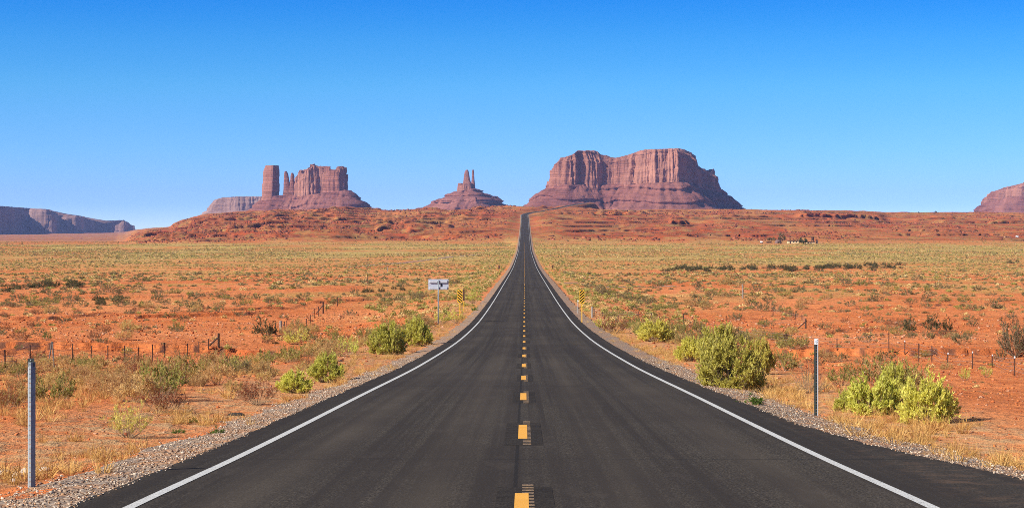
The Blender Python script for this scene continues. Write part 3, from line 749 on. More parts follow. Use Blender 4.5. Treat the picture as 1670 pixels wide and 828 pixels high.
def shrub_data(seed, nm=34, nt=7, nl=9, H=1.0, R=.8, leaf=.075, lw=.016, up=.55, spread=1.2, gap=.25, lobes=5, stemr=.008, start=.45):
    """branching shrub about H high and R in radius -> (foliage V,F,rnd), (stems V,F)"""
    rng = np.random.default_rng(seed)
    lob = unit(rng.uniform(0, 6.28, lobes), rng.uniform(.1, 1.3, lobes))
    th = rng.uniform(0, 6.28, nm); ph = spread * np.sqrt(rng.uniform(0, 1, nm))
    d = unit(th, ph)
    ln = .72 + .34 * np.clip((d @ lob.T).max(1) ** 6, 0, 1) + rng.normal(0, .08, nm)
    base = np.stack([np.cos(th), np.sin(th), 0 * th], -1) * rng.uniform(0, .12, nm)[:, None] * R
    tip = base + d * ln[:, None] * np.array([R, R, H])
    mid = base + (tip - base) * .5; mid[:, 2] *= .8; mid[:, :2] += (tip - base)[:, :2] * .08
    sv1, sq1 = prism_stems(base, mid, stemr, stemr * .7); sv2, sq2 = prism_stems(mid, tip, stemr * .7, stemr * .35)
    # twigs
    k = np.repeat(np.arange(nm), nt); f = start + (1 - start) * rng.uniform(0, 1, nm * nt) ** .8
    p0 = np.where(f[:, None] < .5, base[k] + (mid[k] - base[k]) * (f * 2)[:, None], mid[k] + (tip[k] - mid[k]) * (f * 2 - 1)[:, None])
    td = d[k] * (1 - up) + np.array([0, 0, up]) + rng.normal(0, .38, (nm * nt, 3))
    td /= np.linalg.norm(td, axis=1)[:, None]
    tl = rng.uniform(.12, .30, nm * nt) * min(H, R) * 1.05
    p1 = p0 + td * tl[:, None]; p1[:, 2] = np.maximum(p1[:, 2], .02)
    sv3, sq3 = prism_stems(p0, p1, stemr * .4, stemr * .2)
    # leaves
    q = np.repeat(np.arange(nm * nt), nl); g = rng.uniform(.1, 1, len(q))
    lb = p0[q] + (p1[q] - p0[q]) * g[:, None]
    ld = td[q] * .8 + rng.normal(0, .45, (len(q), 3)) + np.array([0, 0, up * .5])
    keep = rng.uniform(0, 1, len(q)) > gap * (vn3(lb[:, 0] / (R * .3), lb[:, 1] / (R * .3), lb[:, 2] / (H * .3), seed) > .1)
    lb, ld = lb[keep], ld[keep]
    V, Q = kite_leaves(lb, ld, leaf * rng.uniform(.6, 1.3, len(lb)), lw * rng.uniform(.7, 1.3, len(lb)), rng)
    clump = np.clip(.5 + .5 * vn3(lb[:, 0] / (R * .22), lb[:, 1] / (R * .22), lb[:, 2] / (H * .22), seed + 5), 0, 1)
    rnd = np.repeat(np.clip(.55 * clump + .45 * rng.uniform(0, 1, len(lb)), 0, 1), 4)
    SV = np.vstack([sv1, sv2, sv3])
    kz = 1.0 * H / np.percentile(V[:, 2], 98.5); kr = .875 * R / .8 / np.percentile(np.hypot(V[:, 0], V[:, 1]), 97)
    for A in (V, SV): A[:, :2] *= kr; A[:, 2] *= kz
    SQ = np.vstack([sq1, sq2 + len(sv1), sq3 + len(sv1) + len(sv2)])
    return (V, Q, rnd), (SV, SQ)

def tuft_data(seed, n=260, H=.8, R=.5, w=.012, lean=.9, rough=.15):
    """grassy / broom-like tuft of thin blades from the ground"""
    rng = np.random.default_rng(seed)
    th = rng.uniform(0, 6.28, n); ph = lean * rng.uniform(0, 1, n) ** .7
    d = unit(th, ph); r0 = rng.uniform(0, .45, n) ** .8 * R
    b = np.stack([np.cos(th) * r0, np.sin(th) * r0, 0 * th], -1)
    L = H * rng.uniform(.5, 1.05, n)
    m = b + d * (L * .5)[:, None] + np.array([0, 0, 1]) * (L * .06)[:, None]
    t = b + d * L[:, None] + rng.normal(0, rough, (n, 3)) * L[:, None]; t[:, 2] = np.maximum(t[:, 2], .02)
    s = np.cross(d, rng.normal(size=(n, 3))); s /= np.linalg.norm(s, axis=1)[:, None]; s *= w / 2
    V = np.stack([b - s, b + s, m + s * .8, m - s * .8, t + s * .2, t - s * .2], 1).reshape(-1, 3)
    k = np.arange(n)[:, None] * 6
    Q = np.concatenate([k + np.array([[0, 1, 2, 3]]), k + np.array([[3, 2, 4, 5]])], 0)
    rnd = np.repeat(rng.uniform(0, 1, n), 6)
    return V, Q, rnd

PAL = {   # per-leaf colour stops (foliage colours, not light)
 'rabbitbrush': [(0, (.36, .325, .05)), (.35, (.59, .55, .10)), (.7, (.70, .66, .16)), (1, (.75, .71, .27))],
 'yellow_brush': [(0, (.17, .15, .035)), (.35, (.30, .27, .065)), (.7, (.40, .365, .10)), (1, (.48, .43, .15))],
 'sagebrush':   [(0, (.095, .075, .032)), (.4, (.20, .165, .070)), (.75, (.32, .265, .115)), (1, (.43, .355, .175))],
 'dry_brush':   [(0, (.32, .19, .07)), (.4, (.58, .385, .14)), (.75, (.72, .52, .215)), (1, (.80, .64, .32))],
 'russet_weed': [(0, (.12, .038, .016)), (.4, (.25, .080, .030)), (.75, (.36, .135, .052)), (1, (.43, .21, .085))],
 'greasewood':  [(0, (.045, .050, .017)), (.4, (.09, .095, .034)), (.75, (.145, .145, .058)), (1, (.21, .19, .09))],
 'green_weed':  [(0, (.055, .11, .014)), (.5, (.12, .21, .03)), (1, (.23, .33, .07))],
 'yellow_grass': [(0, (.26, .13, .04)), (.4, (.50, .28, .085)), (.75, (.66, .41, .14)), (1, (.76, .54, .22))],
}
for kname, st in PAL.items(): M[kname] = mat_leaf(kname, st)

PROTO = {}
def make_protos():
    def add(kind, dat):
        PROTO.setdefault(kind, []).append(dat)
    for s in range(3):
        add('rabbitbrush_big', shrub_data(100 + s, 95, 12, 15, leaf=.085, lw=.027, up=.5, spread=1.5, gap=.30, lobes=9, start=.6))
        add('rabbitbrush', shrub_data(110 + s, 30, 6, 7, leaf=.10, lw=.030, up=.6, spread=1.3, gap=.3))
        add('sagebrush_big', shrub_data(120 + s, 44, 9, 9, leaf=.07, lw=.018, up=.35, spread=1.4, gap=.3))
        add('sagebrush', shrub_data(130 + s, 26, 5, 6, leaf=.11, lw=.038, up=.3, spread=1.42, gap=.25))
        add('dry_brush', shrub_data(140 + s, 52, 8, 9, leaf=.10, lw=.019, up=.5, spread=1.3, gap=.4, stemr=.005, start=.55))
        add('russet_weed', shrub_data(150 + s, 40, 8, 5, leaf=.10, lw=.014, up=.6, spread=1.05, gap=.2, stemr=.006))
        add('greasewood', shrub_data(160 + s, 34, 7, 8, leaf=.10, lw=.034, up=.45, spread=1.35, gap=.35))
        add('green_weed', shrub_data(170 + s, 26, 7, 7, leaf=.16, lw=.05, up=.2, spread=1.5, gap=.1))
    add('bare_twigs', shrub_data(180, 46, 9, 1, leaf=.10, lw=.008, up=.3, spread=1.35, gap=.6, stemr=.010, start=.3))
    add('big_greasewood', shrub_data(185, 60, 14, 5, leaf=.06, lw=.016, up=.4, spread=1.2, gap=.45, stemr=.010, start=.3))
make_protos()
PM = {}
def proto_meshes(kind, i, leafmat):
    key = (kind, i, leafmat)
    if key not in PM:
        (V, Q, r), (SV, SQ) = PROTO[kind][i]
        fm = mesh_np(leafmat + '_foliage', V, Q, attrs={'rnd': r}); fm.materials.append(M[leafmat])
        sm = mesh_np('twigs', SV, SQ); sm.materials.append(M['stem'])
        # one mesh for plants too small to show stems apart
        bm_ = mesh_np(leafmat, np.vstack([V, SV]), np.vstack([Q, SQ + len(V)]), attrs={'rnd': np.concatenate([r, np.zeros(len(SV))])})
        bm_.materials.append(M[leafmat]); bm_.materials.append(M['stem'])
        mi = np.zeros(len(Q) + len(SQ), np.int32); mi[len(Q):] = 1; bm_.polygons.foreach_set('material_index', mi)
        PM[key] = (fm, sm, bm_)
    return PM[key]
RNG = random.Random(11)
def plant(kind, leafmat, x, y, z, w, h, label, group, cat='shrub', parts=True, name=None, i=None):
    """a shrub of width w and height h standing at x, y, z"""
    i = RNG.randrange(len(PROTO[kind])) if i is None else i % len(PROTO[kind])
    fm, sm, bm_ = proto_meshes(kind, i, leafmat)
    name = name or leafmat
    rz = RNG.uniform(0, 6.28); sc = (w / 1.75, w / 1.75, h / 1.0)
    if parts:
        e = empty(name, (x, y, z - .03), rz); e.scale = sc
        for nm, me in (('foliage', fm), ('stems', sm)):
            o = bpy.data.objects.new(nm, me); link(o); o.parent = e
    else:
        e = bpy.data.objects.new(name, bm_); link(e); e.location = (x, y, z - .03); e.rotation_euler = (0, 0, rz); e.scale = sc
    put(e, label, cat, group)
    return e
TAKEN = []       # (x, y, r) where the chosen shrubs stand
SPX = {}
def at(kind, leafmat, px, py, wpx, hpx, label, group=None, cat='shrub', name=None, i=None):
    x, y, z = hit(px, py - 1)
    w, h = wpx * y / F, hpx * y / F
    y2 = y + w * .3
    z2 = float(ground(np.array([x]), np.array([y2]))[0])
    TAKEN.append((x, y2, w * .5)); SPX.setdefault(leafmat, []).append(max(wpx, hpx))
    return plant(kind, leafmat, x, y2, z2, w, h, label, group, cat, True, name, i)

G1 = 'rabbitbrush bushes along the road edge'
at('rabbitbrush_big', 'rabbitbrush', 1196, 638, 118, 84, 'biggest bright green bush at the right gravel edge, left of the white-topped post', G1)
at('rabbitbrush_big', 'rabbitbrush', 1172, 590, 70, 56, 'yellow-green bush rising just behind the biggest green bush on the right', G1)
at('rabbitbrush_big', 'rabbitbrush', 1126, 590, 46, 38, 'small round bush on the left flank of the biggest green bush', G1)
at('rabbitbrush_big', 'rabbitbrush', 1243, 612, 44, 56, 'narrow upright green bush touching the biggest bush on its right', G1)
at('rabbitbrush_big', 'rabbitbrush', 1070, 558, 64, 34, 'lone low green bush on the right verge between striped marker and biggest bush', G1)
at('rabbitbrush_big', 'rabbitbrush', 1432, 678, 88, 62, 'pale green bush right of the white-topped post, left one of a touching pair', G1)
at('rabbitbrush_big', 'rabbitbrush', 1516, 692, 96, 72, 'full green bush in the near right corner with dark stems showing', G1)
at('rabbitbrush_big', 'rabbitbrush', 1384, 673, 42, 36, 'small pale bush closest to the white-topped post on its right', G1)
at('rabbitbrush_big', 'rabbitbrush', 1462, 655, 60, 58, 'yellowish tall bush standing behind the pair at the right roadside', G1)
at('rabbitbrush_big', 'rabbitbrush', 630, 579, 60, 50, 'large olive-green bush left of the road, near the grey sign back', G1)
at('rabbitbrush_big', 'rabbitbrush', 678, 566, 52, 44, 'green bush between the large olive bush and the grey sign back', G1)
at('rabbitbrush_big', 'rabbitbrush', 532, 625, 62, 46, 'pale sage-green bush closest to the left gravel edge', G1)
at('rabbitbrush_big', 'rabbitbrush', 478, 642, 60, 36, 'low whitish-green bush beside the pale sage-green one on the left verge', G1)
at('rabbitbrush', 'rabbitbrush', 480, 563, 44, 26, 'olive-yellow bush on the left flat below the receding fence posts', G1)
at('rabbitbrush', 'rabbitbrush', 566, 579, 44, 28, 'yellow-green double-headed bush left of the large olive bush', G1)
at('rabbitbrush', 'rabbitbrush', 1577, 622, 22, 22, 'small upright yellow bush below the white-capped posts on the right', G1)
at('rabbitbrush', 'rabbitbrush', 1611, 616, 24, 18, 'small round yellow bush by the white-capped posts, farther right', G1)
at('rabbitbrush', 'rabbitbrush', 742, 528, 30, 24, 'green-yellow bush at the foot of the left striped marker', G1)
at('rabbitbrush', 'rabbitbrush', 772, 496, 26, 22, 'pale bush right of the left striped marker near the gravel', G1)
at('rabbitbrush', 'rabbitbrush', 985, 540, 44, 22, 'olive bush under the russet weeds beside the right striped marker', G1)
at('rabbitbrush', 'rabbitbrush', 720, 530, 30, 22, 'low green bush hiding the foot of the grey sign post', G1)
at('russet_weed', 'rabbitbrush', 204, 716, 80, 60, 'loose feathery green weed at the left roadside behind dry straw', 'weeds at the road edge', 'weed', 'feathery_weed')
G2 = 'weeds at the road edge'
at('green_weed', 'green_weed', 1225, 664, 52, 22, 'bright emerald weed patch on the right gravel below the biggest bush', G2, 'weed')
at('green_weed', 'green_weed', 314, 690, 18, 11, 'tiny bright green weed left of the gravel, farthest of three on the left', G2, 'weed')
at('green_weed', 'green_weed', 290, 707, 28, 9, 'flat bright green weed on the left gravel, nearest the straw grass', G2, 'weed')
at('green_weed', 'green_weed', 355, 708, 28, 14, 'small green weed right against the left asphalt edge', G2, 'weed')
at('green_weed', 'green_weed', 68, 789, 14, 8, 'tiny green sprig on the gravel just right of the near left steel post', G2, 'weed')
at('green_weed', 'green_weed', 775, 508, 14, 7, 'green sprig on the gravel right of the left striped marker', G2, 'weed')
at('bare_twigs', 'dry_brush', 1322, 643, 64, 54, 'grey leafless twig bush directly behind the white-topped post', None, 'shrub', 'bare_twig_bush')
at('big_greasewood', 'greasewood', 1662, 584, 60, 66, 'tall dark thorny bush cut by the right picture edge', 'dark green bushes on the red flat', 'shrub', 'thorny_bush')
G3 = 'dark green bushes on the red flat'
at('greasewood', 'greasewood', 1484, 542, 26, 25, 'leafy green bush on the red bank, left one of three', G3)
at('greasewood', 'greasewood', 1524, 542, 34, 28, 'leafy green bush on the red bank, biggest of three in the middle', G3)
at('greasewood', 'greasewood', 1546, 541, 18, 24, 'slender leafy bush on the red bank, right one of three', G3)
at('greasewood', 'greasewood', 431, 549, 42, 30, 'dark olive bush on the left flat beside leaning fence stakes', G3)
at('sagebrush_big', 'sagebrush', 390, 612, 54, 24, 'blue-grey rounded bush in the dry brush left of the road', 'grey sagebrush scattered over the red flat')
at('russet_weed', 'russet_weed', 415, 662, 74, 46, 'rust-red weed clump in front of the pale green bushes on the left', 'rust-red weeds', 'weed')
at('russet_weed', 'russet_weed', 262, 674, 84, 46, 'rust-red weed clump behind the feathery green weed on the left', 'rust-red weeds', 'weed')
at('russet_weed', 'russet_weed', 1003, 545, 50, 32, 'rust-red weed clump behind the right striped marker', 'rust-red weeds', 'weed')
at('russet_weed', 'russet_weed', 30, 556, 44, 16, 'rust-red weed on the far side of the left fence, nearest the picture edge', 'rust-red weeds', 'weed')
at('russet_weed', 'russet_weed', 150, 556, 26, 18, 'dark red weed under the left cut bank', 'rust-red weeds', 'weed')
at('rabbitbrush', 'green_weed', 76, 556, 18, 16, 'round green bush behind the three-legged fence brace on the left', G3, 'shrub', 'green_bush')

# ---- scattered plants
rngS = np.random.default_rng(77)
def scatter(n, d0, d1, margin=12, latmin=7.0, pw=1.0):
    u = rngS.uniform(0, 1, n); D = np.sqrt(d0 ** 2 + (d1 ** 2 - d0 ** 2) * u)
    X = rngS.uniform(-1, 1, n) * (.272 * D + margin)
    lat = X - roadX(D); wr = LW + np.where(lat < 0, .55 + 1.4, right_edge(D) + 1.2)
    ok = np.abs(lat) > np.maximum(latmin * (D > 60), wr + .4)
    return X[ok], D[ok], lat[ok]
ITEMS = []   # (kind, x, D, width, height, size_px, tone)
def add_items(kind, X, D, w, h):
    for a in zip(X, D, w, h): ITEMS.append((kind,) + a)
def zone(n, d0, d1, wmin, wmax, kinds, thr=-2, cs=20, seed=0, **kw):
    X, D, lat = scatter(n, d0, d1, **kw)
    nz = fbm2(X / cs, D / cs, 3, 90 + seed); k = nz > thr
    X, D, lat = X[k], D[k], lat[k]
    w = wmin + (wmax - wmin) * rngS.beta(1.5, 3, len(X)); h = w * rngS.uniform(.42, .75, len(X)) * np.where(w > 1.1, .72, 1.0)
    sel = rngS.uniform(0, 1, len(X))
    kn = vn2(X / 14, D / 14, 95 + seed) * .22 + sel
    edges = np.cumsum([p for _, p in kinds]); edges = edges / edges[-1]
    idx = np.searchsorted(edges, np.clip(kn, 0, .999))
    for j, (kname, _) in enumerate(kinds):
        q = idx == j; add_items(kname, X[q], D[q], w[q], h[q])
# near left: dry brush between fence and road; near right: sparse
X, D, lat = scatter(480, 26, 114, latmin=6.5)
kL = lat < 0; keep = np.where(kL, rngS.uniform(0, 1, len(X)) < 1.1 * (fbm2(X / 8, D / 10, 2, 3) > -.22) * (.35 + .65 * sst(D, 32, 55)), rngS.uniform(0, 1, len(X)) < .09)
X, D, lat = X[keep], D[keep], lat[keep]
w = .45 + .8 * rngS.beta(1.6, 2.6, len(X)); h = w * rngS.uniform(.5, .8, len(X)); s = rngS.uniform(0, 1, len(X))
for kname, a, b_ in (('dry_brush', 0, .76), ('sagebrush', .76, .84), ('russet_weed', .84, .92), ('rabbitbrush', .92, 1.01)):
    q = (s >= a) & (s < b_); add_items(kname, X[q], D[q], w[q], h[q])
n = 360; D = rngS.uniform(38, 104, n); X = roadX(D) - 7.2 - rngS.uniform(0, 1, n) * (.25 * D - 1); k = (fbm2(X / 5, D / 7, 3, 13) > -.16) & (rngS.uniform(0, 1, n) < .25 + .75 * sst(D, 42, 60)); X, D = X[k], D[k]
w = .4 + .85 * rngS.beta(1.6, 2.6, len(X)); h = w * rngS.uniform(.5, .8, len(X)); q = rngS.uniform(0, 1, len(X))
for kname, a, b_ in (('dry_brush', 0, .78), ('rabbitbrush', .78, .88), ('sagebrush', .88, .94), ('russet_weed', .94, 1.01)):
    m_ = (q >= a) & (q < b_); add_items(kname, X[m_], D[m_], w[m_], h[m_])
for sd, n in ((-1, 22), (1, 20)):
    D = rngS.uniform(34, 150, n); X = roadX(D) + sd * (7.6 + 3.4 * rngS.uniform(0, 1, n)); w = rngS.uniform(.55, 1.3, n); add_items('rabbitbrush', X, D, w, w * rngS.uniform(.5, .75, n))
zone(680, 108, 240, .5, 2.2, [('sagebrush', 5), ('rabbitbrush', 2), ('dry_brush', 2), ('russet_weed', 1)], -.25, 22, 1, latmin=10)
zone(4800, 50, 290, .15, .5, [('dry_brush', 3), ('sagebrush', 3), ('russet_weed', 1)], -.3, 12, 9)
zone(5600, 225, 520, .6, 2.9, [('sagebrush', 6), ('rabbitbrush', 2.2), ('dry_brush', 2)], -.22, 30, 2, latmin=10)
zone(62000, 460, 1380, .5, 2.1, [('sagebrush', 4), ('rabbitbrush', 3.6), ('dry_brush', 3.6)], -.18, 45, 3, latmin=9, margin=25)
zone(22000, 1360, 2990, .7, 2.2, [('sagebrush', 5), ('greasewood', 2), ('rabbitbrush', .8)], -.3, 90, 4, latmin=12, margin=40)
# yellow-green strip beside the road
n = 3800; D = 120 + (1350 - 120) * rngS.uniform(0, 1, n) ** 1.6; sd = rngS.choice([-1, 1], n)
lat = sd * (6.2 + 13 * rngS.uniform(0, 1, n) ** 1.5 + np.where(D < 200, 1.0, 0)); X = roadX(D) + lat
k = fbm2(X / 6, D / 20, 2, 8) > -.35; X, D = X[k], D[k]
w = rngS.uniform(.5, 1.3, len(X)); h = w * rngS.uniform(.5, .8, len(X))
q = rngS.uniform(0, 1, len(X)) < .62
add_items('rabbitbrush', X[q], D[q], w[q], h[q]); add_items('dry_brush', X[~q], D[~q], w[~q], h[~q])
# dark green line of greasewood along the far wash (right) and the dark clump (left)
def px_line(n, x0, y0, x1, y1, jit, wmin, wmax, kind='greasewood'):
    for j in range(n):
        t = rngS.uniform(); px = x0 + (x1 - x0) * t; py = y0 + (y1 - y0) * t + rngS.normal(0, jit)
        x, y, z = hit(px, py); w = rngS.uniform(wmin, wmax); ITEMS.append((kind, x, y, w, w * rngS.uniform(.35, .62)))
px_line(48, 1080, 441, 1230, 438, 1.7, 1.0, 3.0); px_line(80, 1225, 439, 1475, 436, 2.0, 1.0, 3.2)
px_line(14, 40, 470, 135, 466, 1.6, 1.4, 2.6); px_line(6, 0, 476, 30, 472, 2, 1.2, 2.0); px_line(10, 160, 492, 205, 488, 4, 1.0, 1.8); px_line(8, 590, 478, 660, 470, 3, 1.0, 1.8)
px_line(34, 730, 522, 838, 438, 3.5, .6, 1.3, 'rabbitbrush'); px_line(26, 893, 438, 958, 505, 3.5, .6, 1.3, 'rabbitbrush')
px_line(3, 1640, 430, 1670, 427, 2, 1.6, 2.6); px_line(16, 905, 492, 985, 470, 6, .8, 1.5, 'rabbitbrush')
px_line(12, 740, 505, 800, 462, 4, .7, 1.2, 'rabbitbrush')

GRP = {'sagebrush': 'grey sagebrush scattered over the red flat', 'rabbitbrush': 'yellow-green bushes scattered over the plain', 'dry_brush': 'dry tan brush tufts',
       'russet_weed': 'rust-red weeds', 'greasewood': 'dark green bushes on the red flat'}
def zone_words(kind, x, D, w):
    lat = x - float(roadX(D)); side = 'left' if lat < 0 else 'right'
    adj = {'sagebrush': 'grey-olive low bush', 'rabbitbrush': 'yellowish bush', 'dry_brush': 'dry tan brush tuft', 'russet_weed': 'rust-red weed', 'greasewood': 'dark green bush'}[kind]
    size = 'small' if w < .75 else ('middling' if w < 1.2 else 'broad')
    if abs(lat) < 12 and D > 110: place = 'beside the far road, %s verge' % side
    elif D < 60: place = 'between gravel and wire fence, %s side' % side
    elif D < 112: place = 'near the wire fence, %s side' % side
    elif D < 170: place = 'on bare soil near the cut bank, %s side' % side
    elif D < 260: place = 'on open red soil beyond the cut bank, %s side' % side
    elif D < 480: place = 'among scrub far out on the flat, %s side' % side
    else: place = 'in the distant brush line, %s side' % side
    return '%s %s %s' % (size, adj, place)
CAPS = {'sagebrush': 290, 'rabbitbrush': 255, 'dry_brush': 290, 'russet_weed': 120, 'greasewood': 200}
CATS = {'russet_weed': 'weed', 'dry_brush': 'brush'}
tk = np.array(TAKEN)
byk = {}
for it in ITEMS:
    kind, x, D, w, h = it
    la_ = x - float(roadX(D))
    if -(LW + 1.9) < la_ < LW + float(right_edge(D)) + 1.2: continue
    if len(tk) and np.any((tk[:, 0] - x) ** 2 + (tk[:, 1] - D) ** 2 < (tk[:, 2] * .9 + w * .35) ** 2): continue
    byk.setdefault(kind, []).append((w / D, x, D, w, h))
# low shrub shapes for the uncountable rest
def low_shrub(rng, n):
    th = rng.uniform(0, 6.28, n); ph = 1.45 * np.sqrt(rng.uniform(0, 1, n)); d = unit(th, ph); r = rng.uniform(.45, .95, n)[:, None]
    b = d * r * np.array([.9, .9, .9]); b[:, 2] *= .8
    V, Q = kite_leaves(b - d * .2, d + rng.normal(0, .7, (n, 3)), .62 * rng.uniform(.7, 1.2, n) * (14 / n) ** .5, .40 * (14 / n) ** .5, rng)
    V[:, 2] = np.maximum(V[:, 2], 0)
    return V, Q
LOWS = {lod: [low_shrub(np.random.default_rng(300 + s), n) for s in range(5)] for lod, n in ((0, 150), (1, 60), (2, 18))}
M['scrub'] = mat_tint('scrub_leaves', .85, 'tint', .2)
LEAFOF = {'rabbitbrush': 'yellow_brush'}
STUFFNAME = {'sagebrush': 'sagebrush_scrub', 'rabbitbrush': 'yellow_brush_scrub', 'dry_brush': 'dry_brush_scrub', 'russet_weed': 'weed_scrub', 'greasewood': 'dark_scrub'}
def pal_at(kind, t):
    st = PAL[kind]; return np.stack([np.interp(t, [p for p, _ in st], [c[i] for _, c in st]) for i in range(3)], -1)
for kind, L in byk.items():
    L.sort(reverse=True)
    cap = CAPS[kind] - len(SPX.get(kind, []))
    A = np.array([l[1:] for l in L[:cap]])
    zz = ground(A[:, 0], A[:, 1])
    for (x, D, w, h), z in zip(A, zz):
        plant(kind, LEAFOF.get(kind, kind), float(x), float(D), float(z), float(w), float(h), zone_words(kind, x, D, w), GRP[kind], CATS.get(kind, 'shrub'), D < 60, None)
    rest = np.array([l[1:] for l in L[cap:]])
    if not len(rest): continue
    zz = ground(rest[:, 0], rest[:, 1]); ra = np.random.default_rng(len(rest))
    Vs, Qs, Cs = [], [], []; nb = 0
    lod = np.where(rest[:, 1] < 420, 0, np.where(rest[:, 1] < 800, 1, 2)); var = ra.integers(0, 5, len(rest))
    for lo in range(3):
        for v in range(5):
            s = np.where((lod == lo) & (var == v))[0]
            if not len(s): continue
            pv, pq = LOWS[lo][v]; a = ra.uniform(0, 6.28, len(s)); c, sn = np.cos(a)[:, None], np.sin(a)[:, None]
            w = rest[s, 2][:, None] / 2; h = rest[s, 3][:, None]
            x = rest[s, 0][:, None] + (pv[:, 0] * c - pv[:, 1] * sn) * w; y = rest[s, 1][:, None] + (pv[:, 0] * sn + pv[:, 1] * c) * w
            z = zz[s][:, None] + pv[:, 2] * h - .03
            tone = np.clip(ra.beta(2, 2, len(s))[:, None] * .75 + ra.uniform(-.2, .45, (len(s), len(pv) // 4)).repeat(4, 1), 0, 1)
            Vs.append(np.stack([x, y, z], -1).reshape(-1, 3)); Cs.append(pal_at(LEAFOF.get(kind, kind), tone.ravel()))
            Qs.append((pq[None] + (np.arange(len(s)) * len(pv))[:, None, None]).reshape(-1, 4) + nb); nb += len(s) * len(pv)
    C4 = np.concatenate([np.vstack(Cs), np.ones((nb, 1))], 1)
    o = obj(STUFFNAME[kind], mesh_np(STUFFNAME[kind], np.vstack(Vs), np.vstack(Qs), attrs={'tint': C4}), M['scrub'])
    put(o, kind='stuff')

# ---- dry straw grass along the shoulders (uncountable)
def grass():
    ra = np.random.default_rng(5); protos = [tuft_data(400 + s, 46, 1.0, .5, .022, 1.1, .16) for s in range(6)]
    n = 4300; D = 16 + 190 * ra.uniform(0, 1, n) ** 1.7; sd = ra.choice([-1, 1], n)
    w0 = LW + np.where(sd < 0, .55 + np.interp(D, [0, 20, 40, 3000], [1.9, 1.7, 1.0, .9]), right_edge(D) + 1.1)
    lat = sd * (w0 - .15 - .7 * (ra.uniform(0, 1, n) < .30) * ra.uniform(0, 1.2, n) + ra.gamma(1.3, 1.15, n)); X = roadX(D) + lat
    nz = fbm2(X / 1.8, D / 3.5, 3, 66); keep = nz > (-.05 + .07 * (np.abs(lat) - w0))
    X, D, lat = X[keep], D[keep], lat[keep]
    # thin straw out on the flats to the left as well
    n2 = 4200; D2 = 22 + 90 * ra.uniform(0, 1, n2) ** .9; X2 = -(8 + ra.uniform(0, 1, n2) * (.25 * D2 + 6)); k2 = fbm2(X2 / 4, D2 / 6, 3, 67) > -.06
    X = np.concatenate([X, X2[k2]]); D = np.concatenate([D, D2[k2]])
    z = ground(X, D); h = ra.uniform(.12, .36, len(X)); w = h * ra.uniform(.6, 1.2, len(X)); var = ra.integers(0, 6, len(X))
    Vs, Qs, Cs = [], [], []; nb = 0
    for v in range(6):
        s = np.where(var == v)[0]; pv, pq, pr = protos[v]; a = ra.uniform(0, 6.28, len(s)); c, sn = np.cos(a)[:, None], np.sin(a)[:, None]
        x = X[s][:, None] + (pv[:, 0] * c - pv[:, 1] * sn) * w[s][:, None]; y = D[s][:, None] + (pv[:, 0] * sn + pv[:, 1] * c) * w[s][:, None]
        zz = z[s][:, None] + pv[:, 2] * h[s][:, None] - .02
        tone = np.clip(pr[None] * .6 + ra.uniform(0, .45, len(s))[:, None], 0, 1)
        Vs.append(np.stack([x, y, zz], -1).reshape(-1, 3)); Cs.append(pal_at('yellow_grass', tone.ravel()))
        Qs.append((pq[None] + (np.arange(len(s)) * len(pv))[:, None, None]).reshape(-1, 4) + nb); nb += len(s) * len(pv)
    C4 = np.concatenate([np.vstack(Cs), np.ones((nb, 1))], 1)
    put(obj('dry_grass', mesh_np('dry_grass', np.vstack(Vs), np.vstack(Qs), attrs={'tint': C4}), M['scrub']), kind='stuff')
grass()

